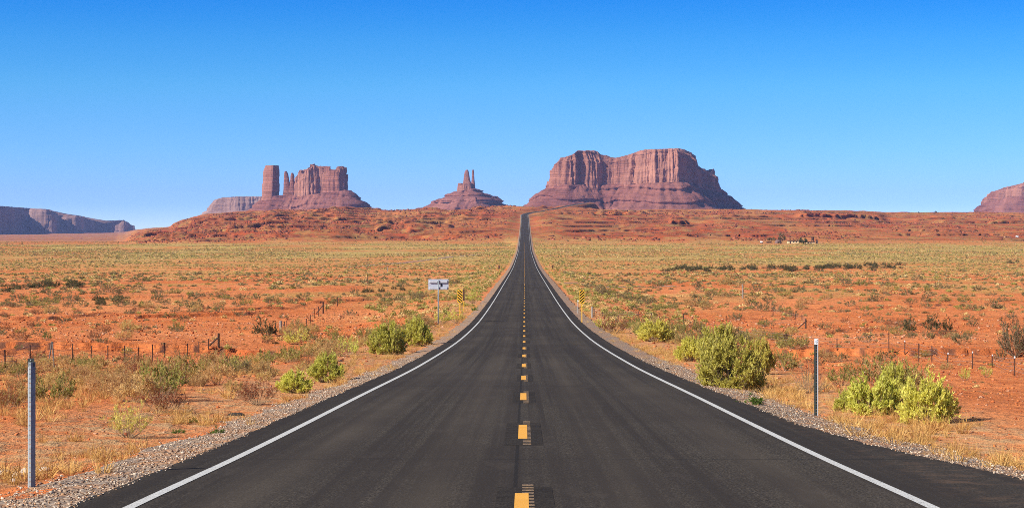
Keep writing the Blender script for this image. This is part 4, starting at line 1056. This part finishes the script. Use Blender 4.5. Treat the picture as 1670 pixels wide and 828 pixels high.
# ---- loose stones of the shoulder, clods on the soil (uncountable)
def stones():
    ra = np.random.default_rng(9)
    t = (1 + 5 ** .5) / 2
    ico = np.array([(-1, t, 0), (1, t, 0), (-1, -t, 0), (1, -t, 0), (0, -1, t), (0, 1, t), (0, -1, -t), (0, 1, -t), (t, 0, -1), (t, 0, 1), (-t, 0, -1), (-t, 0, 1)], float) / math.hypot(1, t)
    tri = np.array([(0, 11, 5), (0, 5, 1), (0, 1, 7), (0, 7, 10), (0, 10, 11), (1, 5, 9), (5, 11, 4), (11, 10, 2), (10, 7, 6), (7, 1, 8), (3, 9, 4), (3, 4, 2), (3, 2, 6), (3, 6, 8), (3, 8, 9), (4, 9, 5), (2, 4, 11), (6, 2, 10), (8, 6, 7), (9, 8, 1)])
    def scat(name, X, D, Z, r, pal):
        n = len(X); j = ra.normal(1, .2, (n, 12, 1)); sc = ra.uniform(.6, 1.25, (n, 1, 3)) * np.array([1, 1, .62])
        a = ra.uniform(0, 6.28, n); c, s = np.cos(a)[:, None], np.sin(a)[:, None]
        P = ico[None] * j * sc * r[:, None, None]
        x = P[..., 0] * c - P[..., 1] * s + X[:, None]; y = P[..., 0] * s + P[..., 1] * c + D[:, None]; z = P[..., 2] + Z[:, None] + r[:, None] * .25
        Ft = (tri[None] + (np.arange(n) * 12)[:, None, None]).reshape(-1, 3)
        col = np.array(pal)[ra.integers(0, len(pal), n)] * ra.uniform(.75, 1.2, (n, 1))
        C4 = np.concatenate([np.repeat(col, 12, 0), np.ones((n * 12, 1))], 1)
        put(obj(name, mesh_np(name, np.stack([x, y, z], -1).reshape(-1, 3), Ft=Ft, attrs={'tint': C4}), M['pebble']), kind='stuff')
    M['pebble'] = mat_tint('pebbles', .9)
    n = 19000; D = 14 + 66 * ra.uniform(0, 1, n) ** 1.5; sd = ra.choice([-1, 1], n); k = ra.uniform(-.06, 1.12, n)
    a0 = np.where(sd < 0, np.interp(D, ST, EL), np.interp(D, ST, ER)); a1 = np.where(sd < 0, np.interp(D, ST, GL), np.interp(D, ST, GR))
    lat = a0 + (a1 - a0) * k; X = rx_lin(D) + lat; Z = rz_lin(D) - .03 - .10 * np.clip(k, 0, 1)
    scat('gravel', X, D, np.where(k < 0, rz_lin(D), Z), .007 + .024 * ra.beta(1.1, 4.2, n), [(.37, .27, .19), (.46, .36, .265), (.27, .18, .12), (.54, .46, .365), (.38, .22, .12), (.17, .11, .08)])
    n = 11000; D = 18 + 190 * ra.uniform(0, 1, n) ** 1.3; X = ra.uniform(-1, 1, n) * (.27 * D + 5); lat = X - roadX(D)
    ok = np.abs(lat) > LW + np.where(lat < 0, 2.4, right_edge(D) + 1.3); X, D = X[ok], D[ok]
    scat('soil_clods', X, D, ground(X, D), (.010 + .0006 * D) * (.5 + 1.6 * ra.beta(1.1, 4, len(X))), [(.42, .12, .04), (.5, .17, .06), (.28, .075, .03), (.45, .25, .15)])
stones()
def rubble():
    ra = np.random.default_rng(19); n = 17000
    u = ra.uniform(0, 1, n); D = np.sqrt(1450 ** 2 + (2960 ** 2 - 1450 ** 2) * u); X = ra.uniform(-1, 1, n) * (.272 * D + 30)
    px = CX + F * X / D; nz = fbm2(X / 70, D / 140, 4, 210)
    ok = (nz > np.where(px < 850, -.02, .16)) & (np.abs(X - roadX(D)) > 16) & (ground(X, D) > valleyZ(D) + 1.0); X, D = X[ok], D[ok]; n = len(X)
    r = .5 + 1.5 * ra.beta(1.2, 4, n)
    base = np.array([(-1, -.8, 0), (1, -.9, 0), (1.1, .9, 0), (-.9, 1, 0), (-.8, -.6, .9), (.7, -.8, 1.0), (.8, .7, .85), (-.6, .7, .95)])
    P = base[None] * ra.uniform(.6, 1.25, (n, 8, 3)) * r[:, None, None]; a = ra.uniform(0, 6.28, n); c, sn = np.cos(a)[:, None], np.sin(a)[:, None]
    V = np.stack([P[..., 0] * c - P[..., 1] * sn + X[:, None], P[..., 0] * sn + P[..., 1] * c + D[:, None], P[..., 2] + ground(X, D)[:, None] - .15], -1).reshape(-1, 3)
    q = np.array([(4, 5, 6, 7), (0, 1, 5, 4), (1, 2, 6, 5), (2, 3, 7, 6), (3, 0, 4, 7)]); Q = (q[None] + (np.arange(n) * 8)[:, None, None]).reshape(-1, 4)
    col = np.array([(.22, .06, .03), (.16, .045, .025), (.28, .09, .045), (.10, .04, .028)])[ra.integers(0, 4, n)] * ra.uniform(.8, 1.2, (n, 1))
    put(obj('rubble', mesh_np('rubble', V, Q, attrs={'tint': np.concatenate([np.repeat(col, 8, 0), np.ones((n * 8, 1))], 1)}), M['pebble']), kind='stuff')
rubble()

# ------------------------------------------------------------------ roadside furniture
def channel_post(root, H, mat, w=.085, d=.038, holes=True):
    """rolled hat-section steel post with a line of bolt holes down its web"""
    mb = MB(); t = .004; hw = w / 2; ww = w * .11
    prof = [(-hw, d), (-hw + .006, d), (-ww, 0), (ww, 0), (hw - .006, d), (hw, d)]
    # web with holes: stacked frames
    pitch, hs = .0508, .006
    nz = int((H + .3) / pitch); z = -.3
    V = []; Fs = []
    def quad(a, b, c, e): 
        k = len(V); V.extend([a, b, c, e]); Fs.append((k, k + 1, k + 2, k + 3))
    for i in range(nz):
        z0, z1 = -.3 + i * pitch, -.3 + (i + 1) * pitch; zc = (z0 + z1) / 2
        for (x0, y0), (x1, y1) in ((prof[0], prof[1]), (prof[1], prof[2]), (prof[3], prof[4]), (prof[4], prof[5])):
            quad((x0, y0, z0), (x1, y1, z0), (x1, y1, z1), (x0, y0, z1))
        quad((-ww, 0, z0), (-hs, 0, z0), (-hs, 0, z1), (-ww, 0, z1)); quad((hs, 0, z0), (ww, 0, z0), (ww, 0, z1), (hs, 0, z1))
        quad((-hs, 0, z0), (hs, 0, z0), (hs, 0, zc - hs), (-hs, 0, zc - hs)); quad((-hs, 0, zc + hs), (hs, 0, zc + hs), (hs, 0, z1), (-hs, 0, z1))
    mb.add(V, Fs)
    o = mb.build('channel_post', mat, root)
    so = o.modifiers.new('thick', 'SOLIDIFY'); so.thickness = t; so.offset = 0
    return o

# near left steel delineator
def pix_h(y0, y1, D): return (y1 - y0) * D / F
x, y, z = hit(49, 797)
e = empty('delineator_post', (x, y, z)); put(e, 'bare galvanised steel post with bolt holes in the near left corner', 'delineator', 'steel posts along the road')
H = CAMZ - (584 - HY) / F * y - z
channel_post(e, H, M['galv'], w=.086, d=.045)
mb = MB(); mb.box((0, .028, H - .045), (.076, .004, .09)); mb.build('reflector_back', M['dark_steel'], e)
mb = MB(); mb.box((0, .024, H - .02), (.012, .012, .012)); mb.box((0, .024, H - .07), (.012, .012, .012)); mb.build('bolt', M['galv'], e)
e.rotation_euler = (0, 0, math.radians(-8))
# near right post with white plate
x, y, z = hit(1331, 683)
e = empty('delineator_post', (x, y, z)); put(e, 'dark steel post with a square white plate on top, right gravel edge', 'delineator', 'steel posts along the road')
H = CAMZ - (552 - HY) / F * y - z
channel_post(e, H - .03, M['dark_steel'], w=.062, d=.04)
mb = MB(); mb.box((.028, -.004, (H - .1) / 2 - .1), (.014, .03, H - .1 + .2)); mb.build('painted_lit_edge', M['bright_steel'], e)  # paler strip paints a sunlit edge onto the dark post
pl = MB(); pl.box((0, -.022, H - .055), (.072, .005, .105)); pl = pl.build('reflector_plate', M['white'], e)
mb = MB(); mb.box((.012, -.027, H - .022), (.012, .005, .012)); mb.box((.010, -.027, H - .085), (.012, .005, .012)); mb.build('bolt', M['dark_steel'], pl)
mb = MB(); mb.tube([(-.002, -.0245, H - .053), (-.002, -.0285, H - .053)], .024, 16); mb.build('reflector', M['lens'] if 'lens' in M else plain('clear_reflector', (.62, .74, .85), .15, .3, .05), pl)

# hazard object markers: yellow panels with black diagonal stripes
def object_marker(px, ybase, ytop, ypan, wpx, label, slope, dark_back=False):
    x, y, z = hit(px, ybase); s = y / F
    e = empty('object_marker', (x, y, z)); put(e, label, 'hazard marker', 'striped hazard markers at the culverts')
    W = wpx * s; zt = CAMZ - (ytop - HY) * s - z; zb = CAMZ - (ypan - HY) * s - z
    mb = MB(); mb.box((0, .03, (zt - .05) / 2 - .2), (.06, .05, zt - .05 + .4)); mb.build('post', M['yellow'], e)
    mb = MB(); c = .03
    poly = [(-W / 2 + c, zb), (W / 2 - c, zb), (W / 2, zb + c), (W / 2, zt - c), (W / 2 - c, zt), (-W / 2 + c, zt), (-W / 2, zt - c), (-W / 2, zb + c)]
    n = len(poly); V = [(a, -.004, b) for a, b in poly] + [(a, .004, b) for a, b in poly]
    mb.add(V, [tuple(range(n)), tuple(range(2 * n - 1, n - 1, -1))] + [(i, n + i, n + (i + 1) % n, (i + 1) % n) for i in range(n)])
    pan = mb.build('panel', M['rust'] if dark_back else M['yellow'], e)
    if not dark_back:
        # black stripes clipped to the panel width
        st = MB(); pitch = (zt - zb) / 4.6; m = W * .92
        for k in range(-1, 7):
            zc = zb + k * pitch + pitch * .3; hh = pitch * .29; sl = slope * W * .85
            q = [(-m / 2, zc - sl / 2 - hh), (m / 2, zc + sl / 2 - hh), (m / 2, zc + sl / 2 + hh), (-m / 2, zc - sl / 2 + hh)]
            # clip in z
            def clip(P, lim, up):
                out = []
                for i in range(len(P)):
                    a, b = P[i], P[(i + 1) % len(P)]; ia, ib = ((a[1] <= lim) == up or a[1] == lim), ((b[1] <= lim) == up or b[1] == lim)
                    if ia: out.append(a)
                    if ia != ib:
                        t = (lim - a[1]) / (b[1] - a[1]); out.append((a[0] + t * (b[0] - a[0]), lim))
                return out
            q = clip(q, zt - .02, True)
            if len(q) >= 3: q = clip(q, zb + .02, False)
            if len(q) >= 3: st.add([(a, -.0065, b) for a, b in q], [tuple(range(len(q)))])
        st.build('stripes', M['black'], pan)
    return e
object_marker(750, 521, 472.5, 493.5, 8.2, 'yellow panel with black stripes falling rightward, beside the grey sign back', -1.0)
object_marker(949, 527, 473, 494.5, 8.0, 'yellow panel with black stripes rising rightward, on the right verge', 1.0)
object_marker(756.5, 507.5, 471, 490, 2.6, 'dark-backed marker on a yellow post just right of the left striped panel', 1.0, True)
object_marker(814, 446, 432, 438.5, 2.4, 'tiny dark-backed marker far down the left verge', 1.0, True)
object_marker(901.5, 444.5, 432, 438.5, 2.2, 'tiny rust-backed marker far down the right verge', 1.0, True)
# slim grey stake beside the right marker
x, y, z = hit(942.5, 512); s = y / F
e = empty('verge_stake', (x, y, z)); put(e, 'slim grey steel stake with pale cap left of the right striped panel', 'stake')
mb = MB(); mb.tube([(0, 0, -.2), (0, 0, 23 * s)], .03, 8); mb.build('stake', M['galv'], e)
mb = MB(); mb.box((0, -.033, 23 * s - .08), (.09, .012, .14)); mb.build('cap_plate', M['white'], e)

# the back of a guide sign
x, y, z = hit(715, 529); s = y / F
e = empty('guide_sign', (x, y, z)); put(e, 'grey back of a rectangular road sign on one steel post, left verge', 'road sign')
W = 33 * s; zt = CAMZ - (455 - HY) * s - z; zb = CAMZ - (472.5 - HY) * s - z; hh = zt - zb
mb = MB(); mb.box((0, .012, (zb + zt) / 2), (W, .006, hh)); mb.build('sign_panel', plain('brushed_aluminium', (.40, .43, .49), .5, .1, .1, 3), e)
for zc in (zt - hh * .24, zb + hh * .17):
    mb = MB(); mb.prism([(-W * .46, 0), (W * .46, 0), (W * .44, -.09), (-W * .44, -.09)], zc - hh * .10, zc + hh * .10)
    mb.build('stiffener', M['bright_steel'], e)
mb = MB(); mb.tube([(0, -.14, -.3), (0, -.14, zt - .06)], .045, 10); mb.build('sign_post', M['galv'], e, True)
mb = MB(); mb.box((.22, -.012, zb + hh * .47), (.10, .04, .22)); mb.box((-.02, -.10, zt - hh * .25), (.14, .02, .06)); mb.build('bracket', M['dark_steel'], e)

# wire fences
def fence(label, posts, wires=4, mat='rust', loops=True):
    """posts: (px, base y, top y, style)"""
    P = []
    for (px, yb, yt, style) in posts:
        x, y, z = hit(px, yb); P.append((x, y, z, CAMZ - (yt - HY) / F * y - z, style))
    e = empty('wire_fence', P[0][:3]); put(e, label, 'fence', 'barbed wire fences on both sides of the road')
    o = Vector(P[0][:3]); out = []
    for (x, y, z, h, style) in P:
        b = Vector((x, y, z)) - o; mb = MB(); m = mat; r = max(.026, .55 * y / F)
        lean = Vector((RNG.uniform(-.05, .05), RNG.uniform(-.04, .04), 0)) * h
        nm = 'fence_post'
        if style == 'tripod':
            for dx, dy in ((-.16, -.1), (.14, -.12), (.02, .22)):
                mb.tube([b + Vector((dx * 1.15, dy * 1.5, -.1)), b + Vector((dx * .1, dy * .12, h))], .036, 7)
            m = 'greywood'; nm = 'brace_tripod'
        elif style == 'brace':
            mb.tube([b - Vector((0, 0, .3)), b + Vector((0, 0, h))], .075, 8); mb.tube([b + Vector((-.75, -.1, 0)), b + Vector((0, 0, h * .72))], .05, 7); m = 'darkwood'; nm = 'brace_post'
        elif style == 'thick':
            mb.tube([b - Vector((0, 0, .3)), b + lean + Vector((0, 0, h))], .11, 9); m = 'wood'; nm = 'wooden_post'
        elif style == 'plate':
            mb.tube([b - Vector((0, 0, .3)), b + lean + Vector((0, 0, h))], r, 5); mb.box(b + lean + Vector((0, 0, h - .1)), (.36, .02, .12)); mb.box(b + lean + Vector((0, 0, h - .28)), (.24, .02, .08)); nm = 'plate_post'
        else:   # steel T-post: stem and flange
            mb.tube([b - Vector((0, 0, .3)), b + lean * .5 + Vector((0, 0, h * .5)), b + lean + Vector((0, 0, h))], r, 5)
            mb.box(b + lean * .5 + Vector((0, r, h * .5)), (r * 2.4, .012, h))
        p = mb.build(nm, M[m], e)
        if style == 'cap':
            mb = MB(); mb.box(b + lean + Vector((0, 0, h + .0)), (.05, .05, .09)); mb.build('white_cap', M['white'], p)
        out.append((b, h, lean))
    for k in range(wires):
        f = (.95, .72, .5, .28, .12)[k]; mb = MB(); pts = []
        for i, (b, h, lean) in enumerate(out):
            pts.append(b + lean * f + Vector((0, -.02, h * f)))
            if i + 1 < len(out):
                b2, h2, l2 = out[i + 1]; q = (b + lean * f + Vector((0, 0, h * f))) * .5 + (b2 + l2 * f + Vector((0, 0, h2 * f))) * .5
                pts.append(q - Vector((0, 0, .05 + .05 * RNG.random())))
        mb.tube(pts, .0075, 4); mb.build('wire', M['wire'], e)
    return e
fence('long rusty wire fence left of the road with a three-legged wooden brace', [(-40, 612, 572, ''), (8.6, 608, 570, ''), (48.5, 601, 562, ''), (85, 598, 557, 'tripod'), (118, 595, 560, ''), (148, 594, 563, ''), (176, 591, 563, ''), (203, 589, 563, ''), (225.6, 590, 566, ''), (249, 588.5, 561, ''), (268.6, 583, 558, ''), (306, 579.6, 559.6, ''), (323.7, 575, 556, ''), (340, 570, 552, ''), (356.6, 566, 543, 'brace')])
fence('leaning stakes and wire running away across the left flat to a pale block post', [(449, 545, 525, ''), (458, 542, 523, 'thick'), (464, 541, 524, ''), (468, 540, 523, ''), (500, 533, 519, ''), (506, 528, 513, ''), (512.5, 520, 503, ''), (520, 516, 500, ''), (527, 511, 492, 'brace'), (532, 507, 494, ''), (550, 499, 484, ''), (600, 464, 450, ''), (632, 445, 435, 'thick')], 2)
fence('wire fence right of the road with white-capped posts at its near end', [(1700, 620, 590, ''), (1655, 612.6, 582, 'cap'), (1618, 598, 579, 'cap'), (1586, 601, 574, 'cap'), (1545, 598, 576, 'cap'), (1520, 590, 563.5, ''), (1498, 590, 559.5, ''), (1476, 579, 556, 'cap'), (1450, 575, 542, ''), (1365.6, 571, 551.5, ''), (1281, 565, 544, 'plate'), (1204, 556, 532, ''), (1133, 539, 522, ''), (1115, 533, 511.6, ''), (1063, 525, 510, ''), (1041.7, 524.6, 507, ''), (982, 516, 507, ''), (966, 518, 500, 'thick'), (970, 517, 503, '')])
fence('short rear fence on the bare right flat with a dark braced corner post', [(1184.6, 532, 514.5, ''), (1250, 530, 520, ''), (1314, 535.6, 519.6, 'brace'), (1308, 522, 512, ''), (1297, 521, 511, ''), (1282, 520, 510, ''), (1261, 515, 499, '')], 3)
x, y, z = hit(1211, 486); s = y / F
e = empty('wooden_post', (x, y, z)); put(e, 'lone pale grey wooden post standing on the right flat', 'post')
mb = MB(); mb.tube([(0, 0, -.3), (.03, 0, 12 * s), (0, 0, 23 * s)], .13, 9, r2=.11); mb.build('shaft', M['wood'], e); mb = MB(); mb.tube([(0, 0, 19 * s), (0, 0, 19.8 * s)], .15, 9); mb.build('wire_band', M['wire'], e)

# rocks on the near left verge, scraps on the shoulder
def rock(px, py, wpx, hpx, label, seed, mat='stone', name='rock', cat='rock'):
    x, y, z = hit(px, py); s = y / F; ra = np.random.default_rng(seed)
    a = np.linspace(0, 2 * np.pi, 18, endpoint=False); R = []
    for k, t in enumerate(np.linspace(-.5, 1, 9)):
        r = math.sqrt(max(0, 1 - max(t, 0) ** 2.2)) * (1 if t > 0 else 1 + .1 * t)
        rr = r * (1 + .18 * fbm2(np.cos(a) * 1.6 + seed, np.sin(a) * 1.6 + t, 3, seed))
        R.append(np.stack([np.cos(a) * rr * wpx * s / 2, np.sin(a) * rr * wpx * s / 2 * .7, np.full(18, max(t, -.5) * hpx * s)], -1))
    o = obj(name, rings_mesh(name, np.array(R)), M[mat]); o.location = (x, y, z); put(o, label, cat); return o
rock(7, 773, 24, 9, 'pale flat rock at the left picture edge, biggest of the group', 1)
rock(27, 776, 16, 7, 'tan rock beside the biggest pale rock on the left', 2)
rock(40, 770, 13, 8, 'roundish pale rock just left of the near steel post', 3)
rock(73, 766, 20, 6, 'flat grey rock just right of the near steel post', 4)
rock(22, 784, 12, 5, 'small brown rock in front of the pale rocks', 5)
rock(385, 677, 30, 5, 'dark crumbled asphalt lump on the left gravel', 6, 'tar', 'asphalt_lump', 'debris')
rock(1098, 625, 22, 3.2, 'flat dark scrap lying on the right asphalt edge', 7, 'rust', 'scrap', 'debris')
rock(1088, 603, 9, 4, 'dark lump on the right gravel above the scrap', 8, 'tar', 'asphalt_lump', 'debris')

# ------------------------------------------------------------------ homestead on the plain
def house(px, yb, wpx, hpx, dep, label, wall, roof, cat='house', name='house', over=.4, wins=2, ry=0.0):
    x, y, z = hit(px, yb); s = y / F; W, Hh = wpx * s, hpx * s
    e = empty(name, (x, y + dep / 2, z - .1)); put(e, label, cat)
    mb = MB(); mb.box((0, 0, Hh / 2), (W, dep, Hh)); w = mb.build('wall', M[wall], e)
    mb = MB(); mb.box((0, 0, Hh + .14), (W + over * 2, dep + over * 2, .28)); mb.build('roof', M[roof], e)
    mb = MB(); mb.box((-W * .3, -dep / 2 - .02, Hh * .42), (.95, .06, Hh * .8)); mb.build('door', M['darkwood'], e)
    for k in range(wins):
        mb = MB(); mb.box((W * (.02 + .26 * k), -dep / 2 - .02, Hh * .58), (1.0, .06, Hh * .32)); mb.build('window', M['glass'], e)
    return e
def tree(px, yb, wpx, hpx, label, leaf='greasewood', group='trees by the homestead', trunk=True):
    x, y, z = hit(px, yb); s = y / F
    e = empty('small_tree', (x, y, z)); put(e, label, 'tree', group)
    (V, Q, r), (SV, SQ) = shrub_data(700 + int(px), 30, 6, 7, leaf=.16, lw=.10, up=.3, spread=1.75, gap=.3, stemr=.02)
    V = V.copy(); SV = SV.copy(); W, Hh = wpx * s / 1.75, hpx * s
    for A in (V, SV): A[:, 0] *= W; A[:, 1] *= W; A[:, 2] = A[:, 2] * Hh * .78 + Hh * .25
    me = mesh_np('crown', V, Q, attrs={'rnd': r}); obj('crown', me, M[leaf], e); me2 = mesh_np('limbs', SV, SQ); obj('limbs', me2, M['stem'], e)
    mb = MB(); mb.tube([(0, 0, -.2), (.05 * Hh, 0, Hh * .2), (0, 0, Hh * .5)], .07 * Hh, 8, r2=.03 * Hh); mb.build('trunk', M['darkwood'], e)
house(1294, 397, 17, 4.6, 5, 'long tan house with dark flat roof on the plain, right of the dome hut', 'tan', 'roofd')
house(1322, 397, 13, 2.6, 4, 'low tan shed with flat dark roof right of the dark round tree', 'tan', 'roofd', 'shed', 'shed', wins=1)
house(1254.5, 396, 7, 1.6, 3, 'low dark shed left of the dome hut', 'darkwood', 'roofd', 'shed', 'shed', wins=0)
house(1332.8, 397, 3.0, 4.8, 1.6, 'narrow brown upright hut at the right end of the homestead', 'mud', 'roofd', 'hut', 'hut', .1, 0)
house(1644, 387, 10, 1.5, 4, 'dark-roofed low house far right under the hill', 'tan', 'roofd', 'house', 'house', wins=1)
# dome-shaped earth hut
x, y, z = hit(1270, 397); s = y / F
e = empty('dome_hut', (x, y + 2.5, z - .1)); put(e, 'grey-brown dome-shaped earth hut left of the tan house', 'hut')
R = []; a = np.linspace(0, 2 * np.pi, 16, endpoint=False)
for t in np.linspace(0, 1, 9):
    r = 5.6 * s * math.cos(t * 1.45) ** .7; R.append(np.stack([np.cos(a) * r, np.sin(a) * r, np.full(16, 6.2 * s * math.sin(t * 1.5708))], -1))
obj('dome', rings_mesh('dome', np.array(R), smooth=True), M['mud'], e)
mb = MB(); mb.box((-.4, -5.6 * s, .8), (.9, .5, 1.6)); mb.build('door', M['darkwood'], e)
# water tank on legs
x, y, z = hit(1327, 397); s = y / F
e = empty('water_tank', (x, y + 5, z)); put(e, 'brown upright water tank rising behind the low tan shed', 'water tank')
mb = MB(); mb.tube([(0, 0, 4.6 * s), (0, 0, 11 * s)], 2.1 * s, 14); mb.build('tank', M['rust'], e)
for dx, dy in ((-1, -1), (1, -1), (1, 1), (-1, 1)):
    mb = MB(); mb.tube([(dx * 1.4 * s, dy * 1.4 * s, 0), (dx * 1.2 * s, dy * 1.2 * s, 4.8 * s)], .12, 6); mb.build('leg', M['rust'], e)
# white trailer box and white van far right
def van(px, yb, wpx, hpx, label):
    x, y, z = hit(px, yb); s = y / F; W, Hh = wpx * s, hpx * s
    e = empty('white_van', (x, y, z)); put(e, label, 'van', 'white vehicles by the homesteads')
    mb = MB(); mb.prism([(-W / 2, -.9), (W / 2, -.9), (W / 2, .9), (-W / 2, .9)], .35, Hh * .62); mb.prism([(-W / 2, -.85), (W * .3, -.85), (W * .3, .85), (-W / 2, .85)], Hh * .62, Hh); mb.build('body', M['white'], e)
    for dx in (-W * .3, W * .3):
        for dy in (-.9, .9):
            mb = MB(); mb.tube([(dx, dy - .1, .35), (dx, dy + .1, .35)], .35, 12); mb.build('wheel', M['black'], e)
    mb = MB(); mb.box((W * .12, -.86, Hh * .8), (W * .28, .03, Hh * .22)); mb.build('window', M['glass'], e)
van(1242, 396.5, 4.0, 3.4, 'small white vehicle at the left end of the homestead')
van(1659, 387.2, 4.2, 3.2, 'small white vehicle right of the far dark-roofed house')
tree(1310, 397.5, 16, 9.5, 'dark round tree against the right end of the tan house')
tree(1275, 394, 14, 13, 'olive feathery tree behind the dome hut', 'sagebrush')
tree(1258, 393, 14, 6, 'low olive tree behind the low dark shed', 'sagebrush')
tree(1498, 347.6, 3.2, 2.2, 'tiny dark tree on the right skyline, left of two', group='trees on the skyline')
tree(1526, 347.2, 5, 3.0, 'tiny dark tree on the right skyline, right of two', group='trees on the skyline')

# ------------------------------------------------------------------ air
def haze():
    x0, x1, y0, y1, z0, z1 = -24000, 24000, -200, 12400, -125, 232
    V = [(x, y, z) for z in (z0, z1) for x, y in ((x0, y0), (x1, y0), (x1, y1), (x0, y1))]
    me = bpy.data.meshes.new('haze'); me.from_pydata(V, [], [(3, 2, 1, 0), (4, 5, 6, 7), (0, 1, 5, 4), (1, 2, 6, 5), (2, 3, 7, 6), (3, 0, 4, 7)])
    m = bpy.data.materials.new('haze'); m.use_nodes = True; nt = m.node_tree; nt.nodes.remove(nt.nodes['Principled BSDF'])
    pv = nt.nodes.new('ShaderNodeVolumePrincipled'); pv.inputs['Color'].default_value = (.40, .52, 1.0, 1); pv.inputs['Density'].default_value = 3.3e-5
    nt.links.new(pv.outputs[0], nt.nodes['Material Output'].inputs['Volume'])
    o = obj('haze', me, m); put(o, kind='stuff'); o.display_type = 'WIRE'
haze()

# ------------------------------------------------------------------ sky, sun, camera
w = bpy.data.worlds.new('World'); SC.world = w; w.use_nodes = True
nt = w.node_tree; bg = nt.nodes['Background']; k = N(nt)
sky = k.n('ShaderNodeTexSky', sky_type='NISHITA'); sky.sun_disc = False
sky.sun_elevation = SUN_EL; sky.sun_rotation = SUN_AZ; sky.altitude = 1600; sky.air_density = 1.0; sky.dust_density = .2; sky.ozone_density = 4.0
tc = k.n('ShaderNodeTexCoord').outputs['Generated']; sp = k.n('ShaderNodeSeparateXYZ'); k.lk(tc, sp.inputs[0])
# deep desert blue: the sky darkens quickly above the horizon
z2 = k.math('ADD', k.math('MULTIPLY', k.math('MAXIMUM', sp.outputs[2], 0.0), 3.2), .045)
cb = k.n('ShaderNodeCombineXYZ'); k.lk(sp.outputs[0], cb.inputs[0]); k.lk(sp.outputs[1], cb.inputs[1]); k.lk(z2, cb.inputs[2])
nv = k.n('ShaderNodeVectorMath', operation='NORMALIZE'); k.lk(cb.outputs[0], nv.inputs[0]); k.lk(nv.outputs[0], sky.inputs[0])
hs = k.n('ShaderNodeHueSaturation'); hs.inputs['Saturation'].default_value = 1.35; hs.inputs['Value'].default_value = 1.0; k.lk(sky.outputs[0], hs.inputs['Color'])
tr = k.ramp(sp.outputs[2], [(.012, (.50, .42, .475)), (.040, (.95, .60, .52)), (.072, (1.5, .75, .58)), (.095, (1.5, .73, .64)), (.118, (1.0, .64, .70)), (.20, (.46, .42, .52)), (.45, (.20, .21, .27))])
tint = k.mix(1.0, hs.outputs[0], tr, 'MULTIPLY'); tint = k.mix(1.0, tint, (2, 2, 2), 'MULTIPLY')
k.lk(tint, bg.inputs[0]); bg.inputs[1].default_value = .12

sl = bpy.data.lights.new('sun', 'SUN'); sl.energy = 5.0; sl.angle = math.radians(.53); sl.color = (1.0, .93, .82)
so = link(bpy.data.objects.new('sun', sl))
dv = Vector((math.sin(SUN_AZ) * math.cos(SUN_EL), math.cos(SUN_AZ) * math.cos(SUN_EL), math.sin(SUN_EL)))
so.rotation_euler = dv.to_track_quat('Z', 'Y').to_euler(); so.location = (-30, -20, 40)

cam = bpy.data.cameras.new('camera'); co = link(bpy.data.objects.new('camera', cam)); SC.camera = co
cam.sensor_width = 36; cam.lens = F / 1670 * 36; cam.clip_start = .1; cam.clip_end = 60000
cam.shift_y = -(414 - HY) / 1670
co.location = (0, 0, CAMZ); co.rotation_euler = (math.radians(90), 0, 0)

vs = SC.view_settings; vs.view_transform = 'Standard'; vs.look = 'None'; vs.gamma = 1; vs.exposure = .74; vs.use_curve_mapping = False
SC.render.engine = 'CYCLES'
SC.cycles.use_denoising = False; SC.cycles.filter_width = .9; SC.cycles.use_adaptive_sampling = False
SC.cycles.max_bounces = 5; SC.cycles.diffuse_bounces = 3; SC.cycles.glossy_bounces = 2; SC.cycles.transmission_bounces = 3; SC.cycles.volume_bounces = 0
SC.cycles.transparent_max_bounces = 8
